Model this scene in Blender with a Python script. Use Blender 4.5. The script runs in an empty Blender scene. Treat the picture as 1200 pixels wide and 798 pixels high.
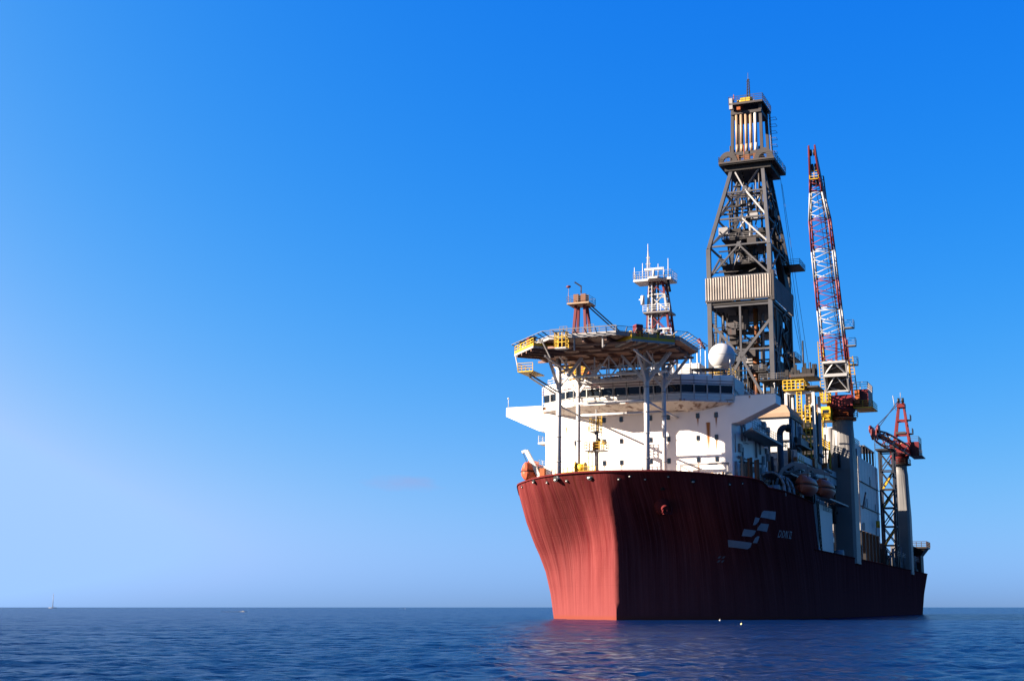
import bpy, bmesh, math, random
import numpy as np
from mathutils import Matrix, Vector
random.seed(7)
rad = math.radians
SC = bpy.context.scene
COL = SC.collection

# ------------------------------------------------------------------ camera
FPX, HOR = 1618.24, 711.3                       # focal length and horizon row, in pixels of a 1200 wide frame
PITCH = math.atan((HOR - 399) / FPX)
EYE = Vector((0, 0, 1.75))
cd = bpy.data.cameras.new('camera'); cam = bpy.data.objects.new('camera', cd); COL.objects.link(cam)
cam.location = EYE; cam.rotation_euler = (math.pi / 2 + PITCH, 0, 0)
cd.sensor_width = 36; cd.lens = FPX / 1200 * 36; cd.clip_start = .5; cd.clip_end = 40000
SC.camera = cam

# ------------------------------------------------------------------ light
HEAD, LIST = 0.3954, 0.006                       # heading of the ship's axis, and its slight list
BOW = Vector((-math.sin(HEAD), -math.cos(HEAD), 0)); STB = Vector((-math.cos(HEAD), math.sin(HEAD), 0))
SUN_EL = rad(23)
sh = BOW * math.cos(rad(60)) + STB * math.sin(rad(60))
SUN_DIR = Vector((sh.x * math.cos(SUN_EL), sh.y * math.cos(SUN_EL), math.sin(SUN_EL)))
sl = bpy.data.lights.new('sun', 'SUN'); sun = bpy.data.objects.new('sun', sl); COL.objects.link(sun)
sl.energy = 5.0; sl.angle = rad(.5); sl.color = (1, .86, .72)
sun.rotation_euler = SUN_DIR.to_track_quat('Z', 'Y').to_euler()
W = bpy.data.worlds.new('World'); SC.world = W; W.use_nodes = True
wn, wl = W.node_tree.nodes, W.node_tree.links
bg = wn['Background']
sky = wn.new('ShaderNodeTexSky'); sky.sky_type = 'NISHITA'; sky.sun_disc = False
sky.sun_elevation = SUN_EL; sky.sun_rotation = math.atan2(SUN_DIR.x, SUN_DIR.y)
sky.altitude = 0; sky.air_density = .2; sky.dust_density = 3.0; sky.ozone_density = 3.0
EXPO, LIFT = 2.65, .03
# the sky's colour, graded channel by channel the same way in every direction
wtc = wn.new('ShaderNodeTexCoord'); lift = wn.new('ShaderNodeVectorMath'); lift.operation = 'ADD'; lift.inputs[1].default_value = (0, 0, LIFT)
nrmv = wn.new('ShaderNodeVectorMath'); nrmv.operation = 'NORMALIZE'; wl.new(wtc.outputs['Generated'], lift.inputs[0]); wl.new(lift.outputs[0], nrmv.inputs[0]); wl.new(nrmv.outputs[0], sky.inputs[0])
sep = wn.new('ShaderNodeSeparateColor'); com = wn.new('ShaderNodeCombineColor'); wl.new(sky.outputs[0], sep.inputs[0])
for i, (gain, power) in enumerate(((.38, 3.4), (.45, 1.10), (.86, .24))):
    x = wn.new('ShaderNodeMath'); x.operation = 'MULTIPLY'; x.inputs[1].default_value = 1.0; wl.new(sep.outputs[i], x.inputs[0])
    y = wn.new('ShaderNodeMath'); y.operation = 'POWER'; y.inputs[1].default_value = power; wl.new(x.outputs[0], y.inputs[0])
    y2 = y; y = wn.new('ShaderNodeMath'); y.operation = 'MINIMUM'; y.inputs[1].default_value = (.38, .62, 1.)[i] / gain; wl.new(y2.outputs[0], y.inputs[0])   # no brighter than pale haze round the sun
    z = wn.new('ShaderNodeMath'); z.operation = 'MULTIPLY'; z.inputs[1].default_value = gain / (.1 * 2 ** EXPO); wl.new(y.outputs[0], z.inputs[0])
    wl.new(z.outputs[0], com.inputs[i])
wz_ = wn.new('ShaderNodeSeparateXYZ'); wl.new(wtc.outputs['Generated'], wz_.inputs[0])
def wm(op, a, b=None):
    x = wn.new('ShaderNodeMath'); x.operation = op
    for i, v in enumerate((a, b)):
        if v is None: continue
        if isinstance(v, bpy.types.NodeSocket): wl.new(v, x.inputs[i])
        else: x.inputs[i].default_value = v
    return x.outputs[0]
gsep = wn.new('ShaderNodeSeparateColor'); wl.new(com.outputs[0], gsep.inputs[0])
hz = wn.new('ShaderNodeCombineColor')                          # pale haze low over the sea, all the way round
for i, k in enumerate((.57, .97, 1.72)): wl.new(wm('MULTIPLY', gsep.outputs[1], k), hz.inputs[i])
hf = wm('MULTIPLY', wm('EXPONENT', wm('MULTIPLY', wm('MAXIMUM', wz_.outputs[2], 0.), -14.)), .95)
hm = wn.new('ShaderNodeMix'); hm.data_type = 'RGBA'; wl.new(hf, hm.inputs[0]); wl.new(com.outputs[0], hm.inputs[6]); wl.new(hz.outputs[0], hm.inputs[7])
cnz = wn.new('ShaderNodeTexNoise'); cnz.inputs['Scale'].default_value = 30; cnz.inputs['Detail'].default_value = 5
cmp_ = wn.new('ShaderNodeMapping'); cmp_.inputs['Scale'].default_value = (1, 1, 3); wl.new(wtc.outputs['Generated'], cmp_.inputs[0]); wl.new(cmp_.outputs[0], cnz.inputs['Vector'])
cx = wm('DIVIDE', wm('ADD', wz_.outputs[0], .079), .03); cz = wm('DIVIDE', wm('SUBTRACT', wz_.outputs[2], .0865), .0062)
cd_ = wm('SUBTRACT', 1., wm('ADD', wm('ADD', wm('MULTIPLY', cx, cx), wm('MULTIPLY', cz, cz)), wm('MULTIPLY', wm('SUBTRACT', cnz.outputs['Fac'], .5), 3.5)))
cf = wm('MULTIPLY', wm('MINIMUM', wm('MAXIMUM', cd_, 0.), 1.), .6)
cm = wn.new('ShaderNodeMix'); cm.data_type = 'RGBA'; wl.new(cf, cm.inputs[0]); wl.new(hm.outputs[2], cm.inputs[6])
ch = wn.new('ShaderNodeCombineColor')
for i, k in enumerate((.6, .87, 1.6)): wl.new(wm('MULTIPLY', gsep.outputs[1], k), ch.inputs[i])
wl.new(ch.outputs[0], cm.inputs[7])
wl.new(cm.outputs[2], bg.inputs[0]); bg.inputs[1].default_value = .1
SC.view_settings.view_transform = 'Standard'; SC.view_settings.look = 'None'
SC.view_settings.exposure = EXPO; SC.view_settings.gamma = 1
SC.render.engine = 'CYCLES'

# ------------------------------------------------------------------ the ship's own frame: u aft of the stem, p to port, z up
AX = Matrix(((math.sin(HEAD), -math.cos(HEAD), 0, 13.927), (math.cos(HEAD), math.sin(HEAD), 0, 193.301), (0, 0, 1, 0), (0, 0, 0, 1)))
view = Vector((0, math.cos(PITCH), math.sin(PITCH)))
SHIP = Matrix.Translation(EYE) @ Matrix.Rotation(LIST, 4, view) @ Matrix.Translation(-EYE) @ AX

# ------------------------------------------------------------------ materials
def mat(name, col, rough=.5, metal=0., rust=0., dirt=.25, scale=1.0, spec=.22, rustcol=(.07, .022, .008)):
    m = bpy.data.materials.new(name); m.use_nodes = True
    n, l = m.node_tree.nodes, m.node_tree.links
    b = n['Principled BSDF']; b.inputs['Roughness'].default_value = rough; b.inputs['Metallic'].default_value = metal
    b.inputs['Specular IOR Level'].default_value = spec
    tc = n.new('ShaderNodeTexCoord')
    def noise(sc, det=4, stretch=(1, 1, 1)):
        mp = n.new('ShaderNodeMapping'); mp.inputs['Scale'].default_value = stretch
        l.new(tc.outputs['Object'], mp.inputs[0])
        t = n.new('ShaderNodeTexNoise'); t.inputs['Scale'].default_value = sc; t.inputs['Detail'].default_value = det
        l.new(mp.outputs[0], t.inputs['Vector']); return t.outputs['Fac']
    def ramp(sock, a, bb):
        r = n.new('ShaderNodeMapRange'); r.inputs[1].default_value = a; r.inputs[2].default_value = bb
        l.new(sock, r.inputs[0]); return r.outputs[0]
    def mix(f, A, B):
        x = n.new('ShaderNodeMix'); x.data_type = 'RGBA'
        for sck, v in ((x.inputs[0], f), (x.inputs[6], A), (x.inputs[7], B)):
            if isinstance(v, bpy.types.NodeSocket): l.new(v, sck)
            else: sck.default_value = v if isinstance(v, float) else (*v, 1)
        return x.outputs[2]
    c = mix(ramp(noise(.35 * scale, 6), .35, .75), col, tuple(x * (1 - dirt) for x in col))
    if rust:
        f = noise(1.1 * scale, 5, (1, 1, .16))
        c = mix(ramp(f, .78 - .28 * rust, .86 - .2 * rust), c, rustcol)
        f2 = noise(2.6 * scale, 5)
        c = mix(ramp(f2, .8 - .2 * rust, .84 - .14 * rust), c, tuple(x * 1.3 for x in rustcol))
    l.new(c, b.inputs['Base Color'])
    bu = n.new('ShaderNodeBump'); bu.inputs['Strength'].default_value = .15; bu.inputs['Distance'].default_value = .03
    l.new(noise(3 * scale, 4), bu.inputs['Height']); l.new(bu.outputs[0], b.inputs['Normal'])
    return m

def streak_list(m, streaks, rustcol=(.22, .075, .014)):
    """rust runs with a shape of their own, down from a scupper or a sill: (p, z_top, length, half_width, amount)"""
    n, l = m.node_tree.nodes, m.node_tree.links
    b = n['Principled BSDF']; old = b.inputs['Base Color'].links[0].from_socket
    tc = n.new('ShaderNodeTexCoord'); sp = n.new('ShaderNodeSeparateXYZ'); l.new(tc.outputs['Object'], sp.inputs[0])
    mp = n.new('ShaderNodeMapping'); mp.inputs['Scale'].default_value = (5, 5, .5); l.new(tc.outputs['Object'], mp.inputs[0])
    nz = n.new('ShaderNodeTexNoise'); nz.inputs['Scale'].default_value = 1.; nz.inputs['Detail'].default_value = 4; l.new(mp.outputs[0], nz.inputs['Vector'])
    def M(op, a, bb=None, clamp=False):
        x = n.new('ShaderNodeMath'); x.operation = op; x.use_clamp = clamp
        for i, v in enumerate((a, bb)):
            if v is None: continue
            if isinstance(v, bpy.types.NodeSocket): l.new(v, x.inputs[i])
            else: x.inputs[i].default_value = v
        return x.outputs[0]
    tot = None
    for p, z, L, hw, am in streaks:
        d = M('ABSOLUTE', M('ADD', sp.outputs[1], p))              # local y is starboard, so y + p = 0 on the streak
        side = M('SUBTRACT', 1., M('DIVIDE', d, hw), True)
        t = M('DIVIDE', M('SUBTRACT', z, sp.outputs[2]), L)
        top = M('GREATER_THAN', t, 0.); fade = M('SUBTRACT', 1., t, True)
        f = M('MULTIPLY', M('MULTIPLY', side, fade), M('MULTIPLY', top, am))
        tot = f if tot is None else M('MAXIMUM', tot, f)
    tot = M('MULTIPLY', tot, M('MULTIPLY', nz.outputs['Fac'], 4.5), True)
    x = n.new('ShaderNodeMix'); x.data_type = 'RGBA'; l.new(tot, x.inputs[0]); l.new(old, x.inputs[6]); x.inputs[7].default_value = (*rustcol, 1)
    l.new(x.outputs[2], b.inputs['Base Color'])

def glass(name, col, rough=.06):
    m = bpy.data.materials.new(name); m.use_nodes = True
    b = m.node_tree.nodes['Principled BSDF']; b.inputs['Base Color'].default_value = (*col, 1); b.inputs['Roughness'].default_value = rough
    return m

WHITE = mat('white_paint', (0.3357, 0.3223, 0.3022), .45, rust=.12, dirt=.1)  # white darkened, in part so the port walls read as shaded
WALLM = mat('lightened_wall_white', (0.6327, 0.5899, 0.5386), .5, rust=.1, dirt=.08)  # same white, lightened and warmed so the front wall's shade stays bright
GREY = mat('grey_paint', (0.0961, 0.091, 0.091), .5, rust=.3)
LGREY = mat('light_grey_paint', (0.182, 0.1744, 0.1719), .5, rust=.15)
PEDM = mat('crane_pedestal_paint', (0.1011, 0.0961, 0.091), .5, rust=.06, dirt=.12)
STEEL = mat('weathered_steel', (0.0316, 0.0261, 0.0245), .55, rust=.5)
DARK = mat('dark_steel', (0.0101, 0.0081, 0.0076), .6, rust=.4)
UNDER = mat('brown_deck_underside', (0.171, 0.094, 0.0684), .65, rust=.5)
CLAD = mat('corrugated_cladding', (0.2565, 0.2232, 0.19), .5, rust=.35, dirt=.35)
YELLOW = mat('yellow_paint', (.36, .215, .01), .5, rust=.3)
ORANGE = mat('orange_paint', (0.1921, 0.0455, 0.0076), .5, rust=.3)
BOAT = mat('lifeboat_orange', (0.3091, 0.0552, 0.0221), .4, rust=.05)
RED = mat('red_paint', (.075, .006, .008), .5, rust=.25)
CRANERED = mat('crane_red', (.095, .009, .009), .5, rust=.3)
BROWN = mat('rusty_pipe', (0.1112, 0.0379, 0.0101), .55, rust=.5)
BEIGE = mat('beige_pipe', (0.2124, 0.1416, 0.086), .5, rust=.3)
DECK = mat('deck_paint', (0.4446, 0.3334, 0.248), .7, rust=.4)  # tan lightened to bounce more sun up onto the front wall
GLASS = glass('dark_window_glass', (.006, .009, .014))
EMBL = mat('faded_white_mark', (0.2124, 0.2022, 0.2124), .6, rust=.05, dirt=.25)
ROPE = mat('steel_wire', (0.0253, 0.0253, 0.0278), .5)
HOUSE = mat('grey_and_shaded_white', (0.1517, 0.1492, 0.1517), .5, rust=.22, dirt=.25)  # grey for fittings; on the boat deck, white darkened to look shaded
CRWHITE = mat('crane_white', (.23, .225, .22), .5, rust=.25, dirt=.3)
BLACK = mat('black_rubber', (0.0061, 0.0061, 0.0066), .6)
CREAM = mat('awning_cloth', (0.2022, 0.1365, 0.086), .7, rust=.2)

# ------------------------------------------------------------------ mesh builder
class MB:
    """collects solids given in ship coordinates (u, p, z)"""
    def __init__(s): s.v = []; s.f = []; s.smooth = []
    dz = 0.; dp = 0.
    def add(s, vs, fs, smooth=False):
        o = len(s.v); s.v += [(float(q[0]), float(q[1]) + MB.dp, float(q[2]) + MB.dz) for q in vs]; s.f += [tuple(i + o for i in f) for f in fs]; s.smooth += [smooth] * len(fs)
        return s
    def box(s, a, b):
        (x0, y0, z0), (x1, y1, z1) = a, b
        return s.add([(x0, y0, z0), (x1, y0, z0), (x1, y1, z0), (x0, y1, z0), (x0, y0, z1), (x1, y0, z1), (x1, y1, z1), (x0, y1, z1)],
                     [(0, 1, 2, 3), (4, 5, 6, 7), (0, 1, 5, 4), (1, 2, 6, 5), (2, 3, 7, 6), (3, 0, 4, 7)])
    def frame(s, a, b):
        a, b = Vector(a), Vector(b); d = (b - a).normalized()
        up = Vector((0, 0, 1)) if abs(d.z) < .9 else Vector((1, 0, 0))
        x = d.cross(up).normalized(); y = x.cross(d).normalized(); return a, b, x, y
    def beam(s, a, b, w, h=None):
        h = h or w; a, b, x, y = s.frame(a, b); q = []
        for c in (a, b): q += [c + x * i * w / 2 + y * j * h / 2 for i, j in ((-1, -1), (1, -1), (1, 1), (-1, 1))]
        return s.add(q, [(0, 1, 2, 3), (4, 5, 6, 7), (0, 1, 5, 4), (1, 2, 6, 5), (2, 3, 7, 6), (3, 0, 4, 7)])
    def tube(s, a, b, r, n=6, r2=None):
        r2 = r if r2 is None else r2; a, b, x, y = s.frame(a, b); q = []
        for c, rr in ((a, r), (b, r2)): q += [c + (x * math.cos(t) + y * math.sin(t)) * rr for t in [2 * math.pi * k / n for k in range(n)]]
        s.add(q, [(k, (k + 1) % n, n + (k + 1) % n, n + k) for k in range(n)], n > 5)
        o = len(s.v) - 2 * n
        s.f += [tuple(range(o, o + n)), tuple(range(o + n, o + 2 * n))]; s.smooth += [False, False]
        return s
    def path(s, pts, r, n=6, closed=False):
        pts = list(pts) + ([pts[0]] if closed else [])
        for a, b in zip(pts, pts[1:]): s.tube(a, b, r, n)
        return s
    def loft(s, rings, caps=True, smooth=False, closed=True):
        n = len(rings[0]); fs = []
        for k in range(len(rings) - 1):
            for i in range(n if closed else n - 1):
                j = (i + 1) % n; fs.append((k * n + i, k * n + j, (k + 1) * n + j, (k + 1) * n + i))
        o = len(s.v); s.add([q for r in rings for q in r], fs, smooth)
        if caps:
            s.f += [tuple(range(o, o + n)), tuple(range(o + (len(rings) - 1) * n, o + len(rings) * n))]; s.smooth += [False, False]
        return s
    def prism(s, poly, z0, z1):                                  # poly of (u, p)
        return s.loft([[(u, p, z0) for u, p in poly], [(u, p, z1) for u, p in poly]])
    def slab_u(s, poly, u0, u1):                                 # poly of (p, z)
        return s.loft([[(u0, p, z) for p, z in poly], [(u1, p, z) for p, z in poly]])
    def slab_p(s, poly, p0, p1):                                 # poly of (u, z)
        return s.loft([[(u, p0, z) for u, z in poly], [(u, p1, z) for u, z in poly]])
    def lathe(s, c, prof, n=16, a0=0., a1=2 * math.pi):          # prof of (r, z)
        rings = [[(c[0] + r * math.cos(t), c[1] + r * math.sin(t), c[2] + z) for t in [2 * math.pi * k / n for k in range(n)]] for r, z in prof]
        return s.loft(rings, smooth=True)
    def ball(s, c, r, n=16, m=10, sc=(1, 1, 1)):
        rings = []
        for j in range(m + 1):
            t = math.pi * (j + .02) / (m + .04); rings.append([(c[0] + sc[0] * r * math.sin(t) * math.cos(2 * math.pi * k / n), c[1] + sc[1] * r * math.sin(t) * math.sin(2 * math.pi * k / n), c[2] - sc[2] * r * math.cos(t)) for k in range(n)])
        return s.loft(rings, smooth=True)
    def rail(s, pts, h=1.1, r=.035, closed=False, step=1.6, rows=3):
        pts = [Vector(q) for q in pts]; pts = pts + [pts[0]] if closed else pts
        for a, b in zip(pts, pts[1:]):
            L = (b - a).length; k = max(1, round(L / step))
            for i in range(k + 1):
                q = a.lerp(b, i / k); s.beam(q, q + Vector((0, 0, h)), r * 1.5)
            for j in range(rows):
                z = Vector((0, 0, h * (j + 1) / rows)); s.beam(a + z, b + z, r * 1.4)
        return s
    def ladder(s, a, b, w=.5, side=(0, 1, 0), r=.04):
        a, b = Vector(a), Vector(b); d = Vector(side) * w / 2
        s.beam(a - d, b - d, r * 1.6); s.beam(a + d, b + d, r * 1.6)
        n = max(2, int((b - a).length / .6))
        for i in range(n): q = a.lerp(b, (i + .5) / n); s.beam(q - d, q + d, r)
        return s
    def mesh(s, name, base, mats, mi=None):
        me = bpy.data.meshes.new(name)
        me.from_pydata([(u - base[0], -(p - base[1]), z - base[2]) for u, p, z in s.v], [], s.f)
        bm = bmesh.new(); bm.from_mesh(me); bmesh.ops.recalc_face_normals(bm, faces=bm.faces); bm.to_mesh(me); bm.free()
        for m in mats: me.materials.append(m)
        if len(s.smooth) == len(me.polygons): me.polygons.foreach_set('use_smooth', s.smooth)
        return me

class Thing:
    """an Empty at a thing's base, in the ship's frame, with parts under it"""
    def __init__(s, name, label, cat, base, group=None):
        o = bpy.data.objects.new(name, None); COL.objects.link(o); s.o = o; s.base = base
        o.empty_display_size = 1
        o.matrix_world = SHIP @ Matrix.Translation((base[0], -base[1], base[2]))
        o['label'] = label; o['category'] = cat
        if group: o['group'] = group
    def part(s, name, mb, m, parent=None, label=None, kind=None):
        o = bpy.data.objects.new(name, mb.mesh(name, s.base, [m])); COL.objects.link(o); o.parent = parent or s.o
        if label: o['label'] = label
        if kind: o['kind'] = kind
        return o
    def put(s, name, me, at, parent=None, rotz=0.):               # a copy of a part mesh built about the origin
        o = bpy.data.objects.new(name, me); COL.objects.link(o); o.parent = parent or s.o
        o.location = (at[0] - s.base[0], -(at[1] - s.base[1]), at[2] - s.base[2]); o.rotation_euler = (0, 0, rotz); return o
def M0(name, mb, *m): return mb.mesh(name, (0, 0, 0), list(m))

# ================================================================== THE SEA
def build_sea():
    rng = np.random.default_rng(3)
    az = np.concatenate([np.linspace(-180, -32, 50)[:-1], np.linspace(-32, 32, 561), np.linspace(32, 180, 50)[1:]])
    r = np.concatenate([np.geomspace(3, 26, 22)[:-1], np.geomspace(26, 350, 800)[:-1], np.geomspace(350, 30000, 110)])
    A, R = np.meshgrid(np.radians(az), r); X = R * np.sin(A); Y = R * np.cos(A)
    dr = np.gradient(r)[:, None] * np.ones_like(A); Z = np.zeros_like(X)
    for k in range(84):
        lam = float(np.exp(rng.uniform(math.log(.45), math.log(5)))); th = rng.normal(math.pi * .62, .75)
        amp = .0040 * lam * rng.uniform(.5, 1.1) * (1 if lam < 2 else .55)
        fade = np.clip((lam / np.maximum(dr, .001) - 2.2) / 3, 0, 1)
        ph = 2 * math.pi / lam * (X * math.cos(th) + Y * math.sin(th)) + rng.uniform(0, 6.28)
        sw = np.sin(ph); Z += amp * fade * (sw + .25 * np.cos(2 * ph))
    nr, na = X.shape
    co = np.stack([X, Y, Z], -1).reshape(-1, 3)
    co = np.vstack([co, [[0, 0, 0]]])
    i = np.arange((nr - 1) * na).reshape(nr - 1, na); j = np.roll(i, -1, 1)
    q = np.stack([i, j, j + na, i + na], -1)[:, :-1].reshape(-1, 4)[:, ::-1]
    inner = [(nr * na, (k + 1), k) for k in range(na - 1)]
    me = bpy.data.meshes.new('sea'); me.vertices.add(len(co)); me.vertices.foreach_set('co', co.ravel())
    nq = len(q); nt = len(inner)
    me.loops.add(nq * 4 + nt * 3); me.loops.foreach_set('vertex_index', np.concatenate([q.ravel(), np.array(inner).ravel()]).astype(np.int32))
    me.polygons.add(nq + nt)
    me.polygons.foreach_set('loop_start', np.concatenate([np.arange(nq) * 4, nq * 4 + np.arange(nt) * 3]).astype(np.int32))
    me.polygons.foreach_set('loop_total', np.concatenate([np.full(nq, 4), np.full(nt, 3)]).astype(np.int32))
    me.update(calc_edges=True); me.polygons.foreach_set('use_smooth', [True] * len(me.polygons)); me.validate()
    o = bpy.data.objects.new('sea', me); COL.objects.link(o); o['kind'] = 'structure'
    m = bpy.data.materials.new('sea_water'); m.use_nodes = True; n, l = m.node_tree.nodes, m.node_tree.links
    b = n['Principled BSDF']; b.inputs['Base Color'].default_value = (.0008, .004, .015, 1); b.inputs['Roughness'].default_value = .14; b.inputs['IOR'].default_value = 1.33
    tc = n.new('ShaderNodeTexCoord'); prev = None
    for sc, st, dist in ((.025, (1, 2.2, 1), 3.0), (.12, (1, 1.7, 1), .9), (.5, (1, 1.7, 1), .25), (2.2, (1, 1.5, 1), .09), (7., (1, 1.3, 1), .03), (18., (1, 1.2, 1), .009)):
        mp = n.new('ShaderNodeMapping'); mp.inputs['Scale'].default_value = st; mp.inputs['Rotation'].default_value = (0, 0, .25); l.new(tc.outputs['Object'], mp.inputs[0])
        t = n.new('ShaderNodeTexNoise'); t.inputs['Scale'].default_value = sc; t.inputs['Detail'].default_value = 3; l.new(mp.outputs[0], t.inputs['Vector'])
        bu = n.new('ShaderNodeBump'); bu.inputs['Strength'].default_value = 1; bu.inputs['Distance'].default_value = dist
        l.new(t.outputs['Fac'], bu.inputs['Height'])
        if prev: l.new(prev, bu.inputs['Normal'])
        prev = bu.outputs[0]
    l.new(prev, b.inputs['Normal'])
    df = n.new('ShaderNodeBsdfDiffuse'); df.inputs['Color'].default_value = (.0008, .010, .05, 1); mx = n.new('ShaderNodeMixShader'); mx.inputs[0].default_value = .4
    l.new(b.outputs[0], mx.inputs[1]); l.new(df.outputs[0], mx.inputs[2]); l.new(mx.outputs[0], n['Material Output'].inputs['Surface']); me.materials.append(m)
build_sea()

# ================================================================== THE HULL
TOP = [(-2.6, 0), (-2.4, 2.6), (-1.8, 5.6), (-.5, 8.8), (1.6, 11.8), (4.6, 14.8), (9, 17.9), (17, 20.3), (28, 21), (38, 21)]
BOT = [(2, 0), (4.2, 2.7), (6.8, 5.6), (9.6, 8.5), (13, 11.5), (17.3, 14.5), (23, 17.3), (30, 19.4), (38, 20.6), (46, 21)]
ZW = [(-4, 1.08), (0, 1), (3.8, .91), (7.2, .77), (9.7, .6), (11.3, .465), (14.5, .25), (18.5, .055), (20.3, 0)]
def catmull(P, n, sharp=False):
    P = [np.array(q, float) for q in P]; g = np.array((P[1][0], -P[1][1])); P = [(P[0] * 2 - P[1]) * .55 + g * .45 if sharp else g] + P + [P[-1] * 2 - P[-2]]; out = []
    for i in range(1, len(P) - 2):
        for k in range(n):
            t = k / n; a, b, c, d = P[i - 1:i + 3]
            out.append(.5 * (2 * b + (c - a) * t + (2 * a - 5 * b + 4 * c - d) * t * t + (3 * b - a - 3 * c + d) * t ** 3))
    out.append(P[-2]); return np.array(out)
TT, BB = catmull(TOP, 6), catmull(BOT, 6, True)
def wz(z): return float(np.interp(z, [q[0] for q in ZW], [q[1] for q in ZW]))
GC = np.clip((16.5 - TT[:, 1]) / 11.5, 0, 1)[:, None]; GC = GC * GC * (3 - 2 * GC)          # 1 at the stem, 0 by the shoulder
def wc(z): return float(np.interp(z, [-4, 0, 9, 11, 13, 15, 17, 18.6, 20.3], [1.08, 1, .98, .93, .8, .6, .36, .16, 0]))
def half(z):
    w = wz(z) * (1 - GC) + wc(z) * GC
    return TT * (1 - w) + BB * w
def hull_p(u, z):
    h = half(z); return float(np.interp(u, h[:, 0], h[:, 1]))
RIM = lambda u: float(np.interp(u, [-3, 11, 12.5, 38], [20.3, 19.65, 18.75, 18.25]))
MAIN = 11.0

ship = Thing('drillship', 'huge drill ship with rust red hull, high rounded bow and white wheelhouse block', 'ship', (0, 0, 0))
def hull_material():
    m = mat('hull_red_paint', (0.0506, 0.0075, 0.0088), .85, rust=0, dirt=.12, spec=0)
    n, l = m.node_tree.nodes, m.node_tree.links; b = n['Principled BSDF']; old = b.inputs['Base Color'].links[0].from_socket
    uv = n.new('ShaderNodeUVMap'); uv.uv_map = 'flow'
    def streak(sx, sy, a, c, col, old, amt=1.):
        mp = n.new('ShaderNodeMapping'); mp.inputs['Scale'].default_value = (sx, sy, 1); l.new(uv.outputs[0], mp.inputs[0])
        t = n.new('ShaderNodeTexNoise'); t.inputs['Scale'].default_value = 1; t.inputs['Detail'].default_value = 5; t.inputs['Roughness'].default_value = .6; l.new(mp.outputs[0], t.inputs['Vector'])
        r = n.new('ShaderNodeMapRange'); r.inputs[1].default_value = a; r.inputs[2].default_value = c; r.inputs[4].default_value = amt; l.new(t.outputs['Fac'], r.inputs[0])
        x = n.new('ShaderNodeMix'); x.data_type = 'RGBA'; l.new(r.outputs[0], x.inputs[0]); l.new(old, x.inputs[6]); x.inputs[7].default_value = (*col, 1); return x.outputs[2]
    c = streak(.5, .05, .42, .7, (0.1148, 0.0255, 0.0242), old, .85)
    c = streak(2.6, .07, .5, .72, (0.1142, 0.0272, 0.0256), c, .75)
    c = streak(6.5, .05, .5, .7, (.15, .045, .042), c, .55)
    c = streak(5.0, .06, .52, .7, (.05, .007, .007), c, .6)
    c = streak(1.8, .06, .52, .7, (0.0598, 0.0076, 0.0076), c, .75)
    c = streak(.16, .12, .5, .72, (0.0762, 0.0163, 0.0141), c, .6)
    def M(op, a, bb=None, clamp=False):
        x = n.new('ShaderNodeMath'); x.operation = op; x.use_clamp = clamp
        for i, v in enumerate((a, bb)):
            if v is None: continue
            if isinstance(v, bpy.types.NodeSocket): l.new(v, x.inputs[i])
            else: x.inputs[i].default_value = v
        return x.outputs[0]
    us = n.new('ShaderNodeSeparateXYZ'); l.new(uv.outputs[0], us.inputs[0]); rr_ = random.Random(4); tot = None
    sl_ = np.concatenate([[0], np.cumsum(np.hypot(*np.diff(TT, axis=0).T))])
    for p in (-16, -15, -13.6, -12.6, -11.4, -9.9, -8.7, -8.0, -6.3, -5, -3.6, -2.45, 1.8, 3.4, 5.3, 8.3, 11.3, 15.4):
        s0 = float(np.interp(abs(p), TT[:, 1], sl_)) + (500 if p < 0 else 0); L = rr_.uniform(3, 11); hw0 = rr_.uniform(.1, .34)
        d = M('SUBTRACT', 1., M('DIVIDE', M('ABSOLUTE', M('SUBTRACT', us.outputs[0], s0)), hw0), True)
        t0 = M('DIVIDE', M('SUBTRACT', rr_.uniform(19.1, 20.2), us.outputs[1]), L); f = M('MULTIPLY', M('MULTIPLY', d, M('SUBTRACT', 1., t0, True)), M('MULTIPLY', M('GREATER_THAN', t0, 0.), rr_.uniform(.5, .95)))
        tot = f if tot is None else M('MAXIMUM', tot, f)
    x = n.new('ShaderNodeMix'); x.data_type = 'RGBA'; l.new(tot, x.inputs[0]); l.new(c, x.inputs[6]); x.inputs[7].default_value = (.04, .009, .005, 1); c = x.outputs[2]
    # paint paler low down, and an orange boot band at the waterline
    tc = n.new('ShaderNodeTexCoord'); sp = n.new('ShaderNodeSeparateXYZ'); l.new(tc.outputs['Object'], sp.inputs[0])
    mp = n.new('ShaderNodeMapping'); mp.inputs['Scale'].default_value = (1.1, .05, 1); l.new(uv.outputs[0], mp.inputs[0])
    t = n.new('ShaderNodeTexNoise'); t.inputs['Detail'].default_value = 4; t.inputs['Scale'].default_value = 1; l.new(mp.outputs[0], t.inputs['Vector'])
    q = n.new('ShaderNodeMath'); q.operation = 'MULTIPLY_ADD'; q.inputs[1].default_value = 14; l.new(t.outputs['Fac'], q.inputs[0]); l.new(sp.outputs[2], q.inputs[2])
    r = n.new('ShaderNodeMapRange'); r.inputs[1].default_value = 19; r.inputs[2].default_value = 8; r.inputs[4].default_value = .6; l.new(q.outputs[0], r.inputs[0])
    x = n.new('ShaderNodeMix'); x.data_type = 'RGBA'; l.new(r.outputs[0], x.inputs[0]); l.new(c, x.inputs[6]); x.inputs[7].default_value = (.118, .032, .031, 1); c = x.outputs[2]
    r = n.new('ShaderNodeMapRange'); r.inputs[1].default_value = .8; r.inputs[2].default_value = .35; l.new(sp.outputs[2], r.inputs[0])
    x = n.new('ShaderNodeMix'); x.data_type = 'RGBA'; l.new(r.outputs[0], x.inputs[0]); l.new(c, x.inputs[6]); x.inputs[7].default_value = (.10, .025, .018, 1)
    l.new(x.outputs[2], b.inputs['Base Color'])
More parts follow.
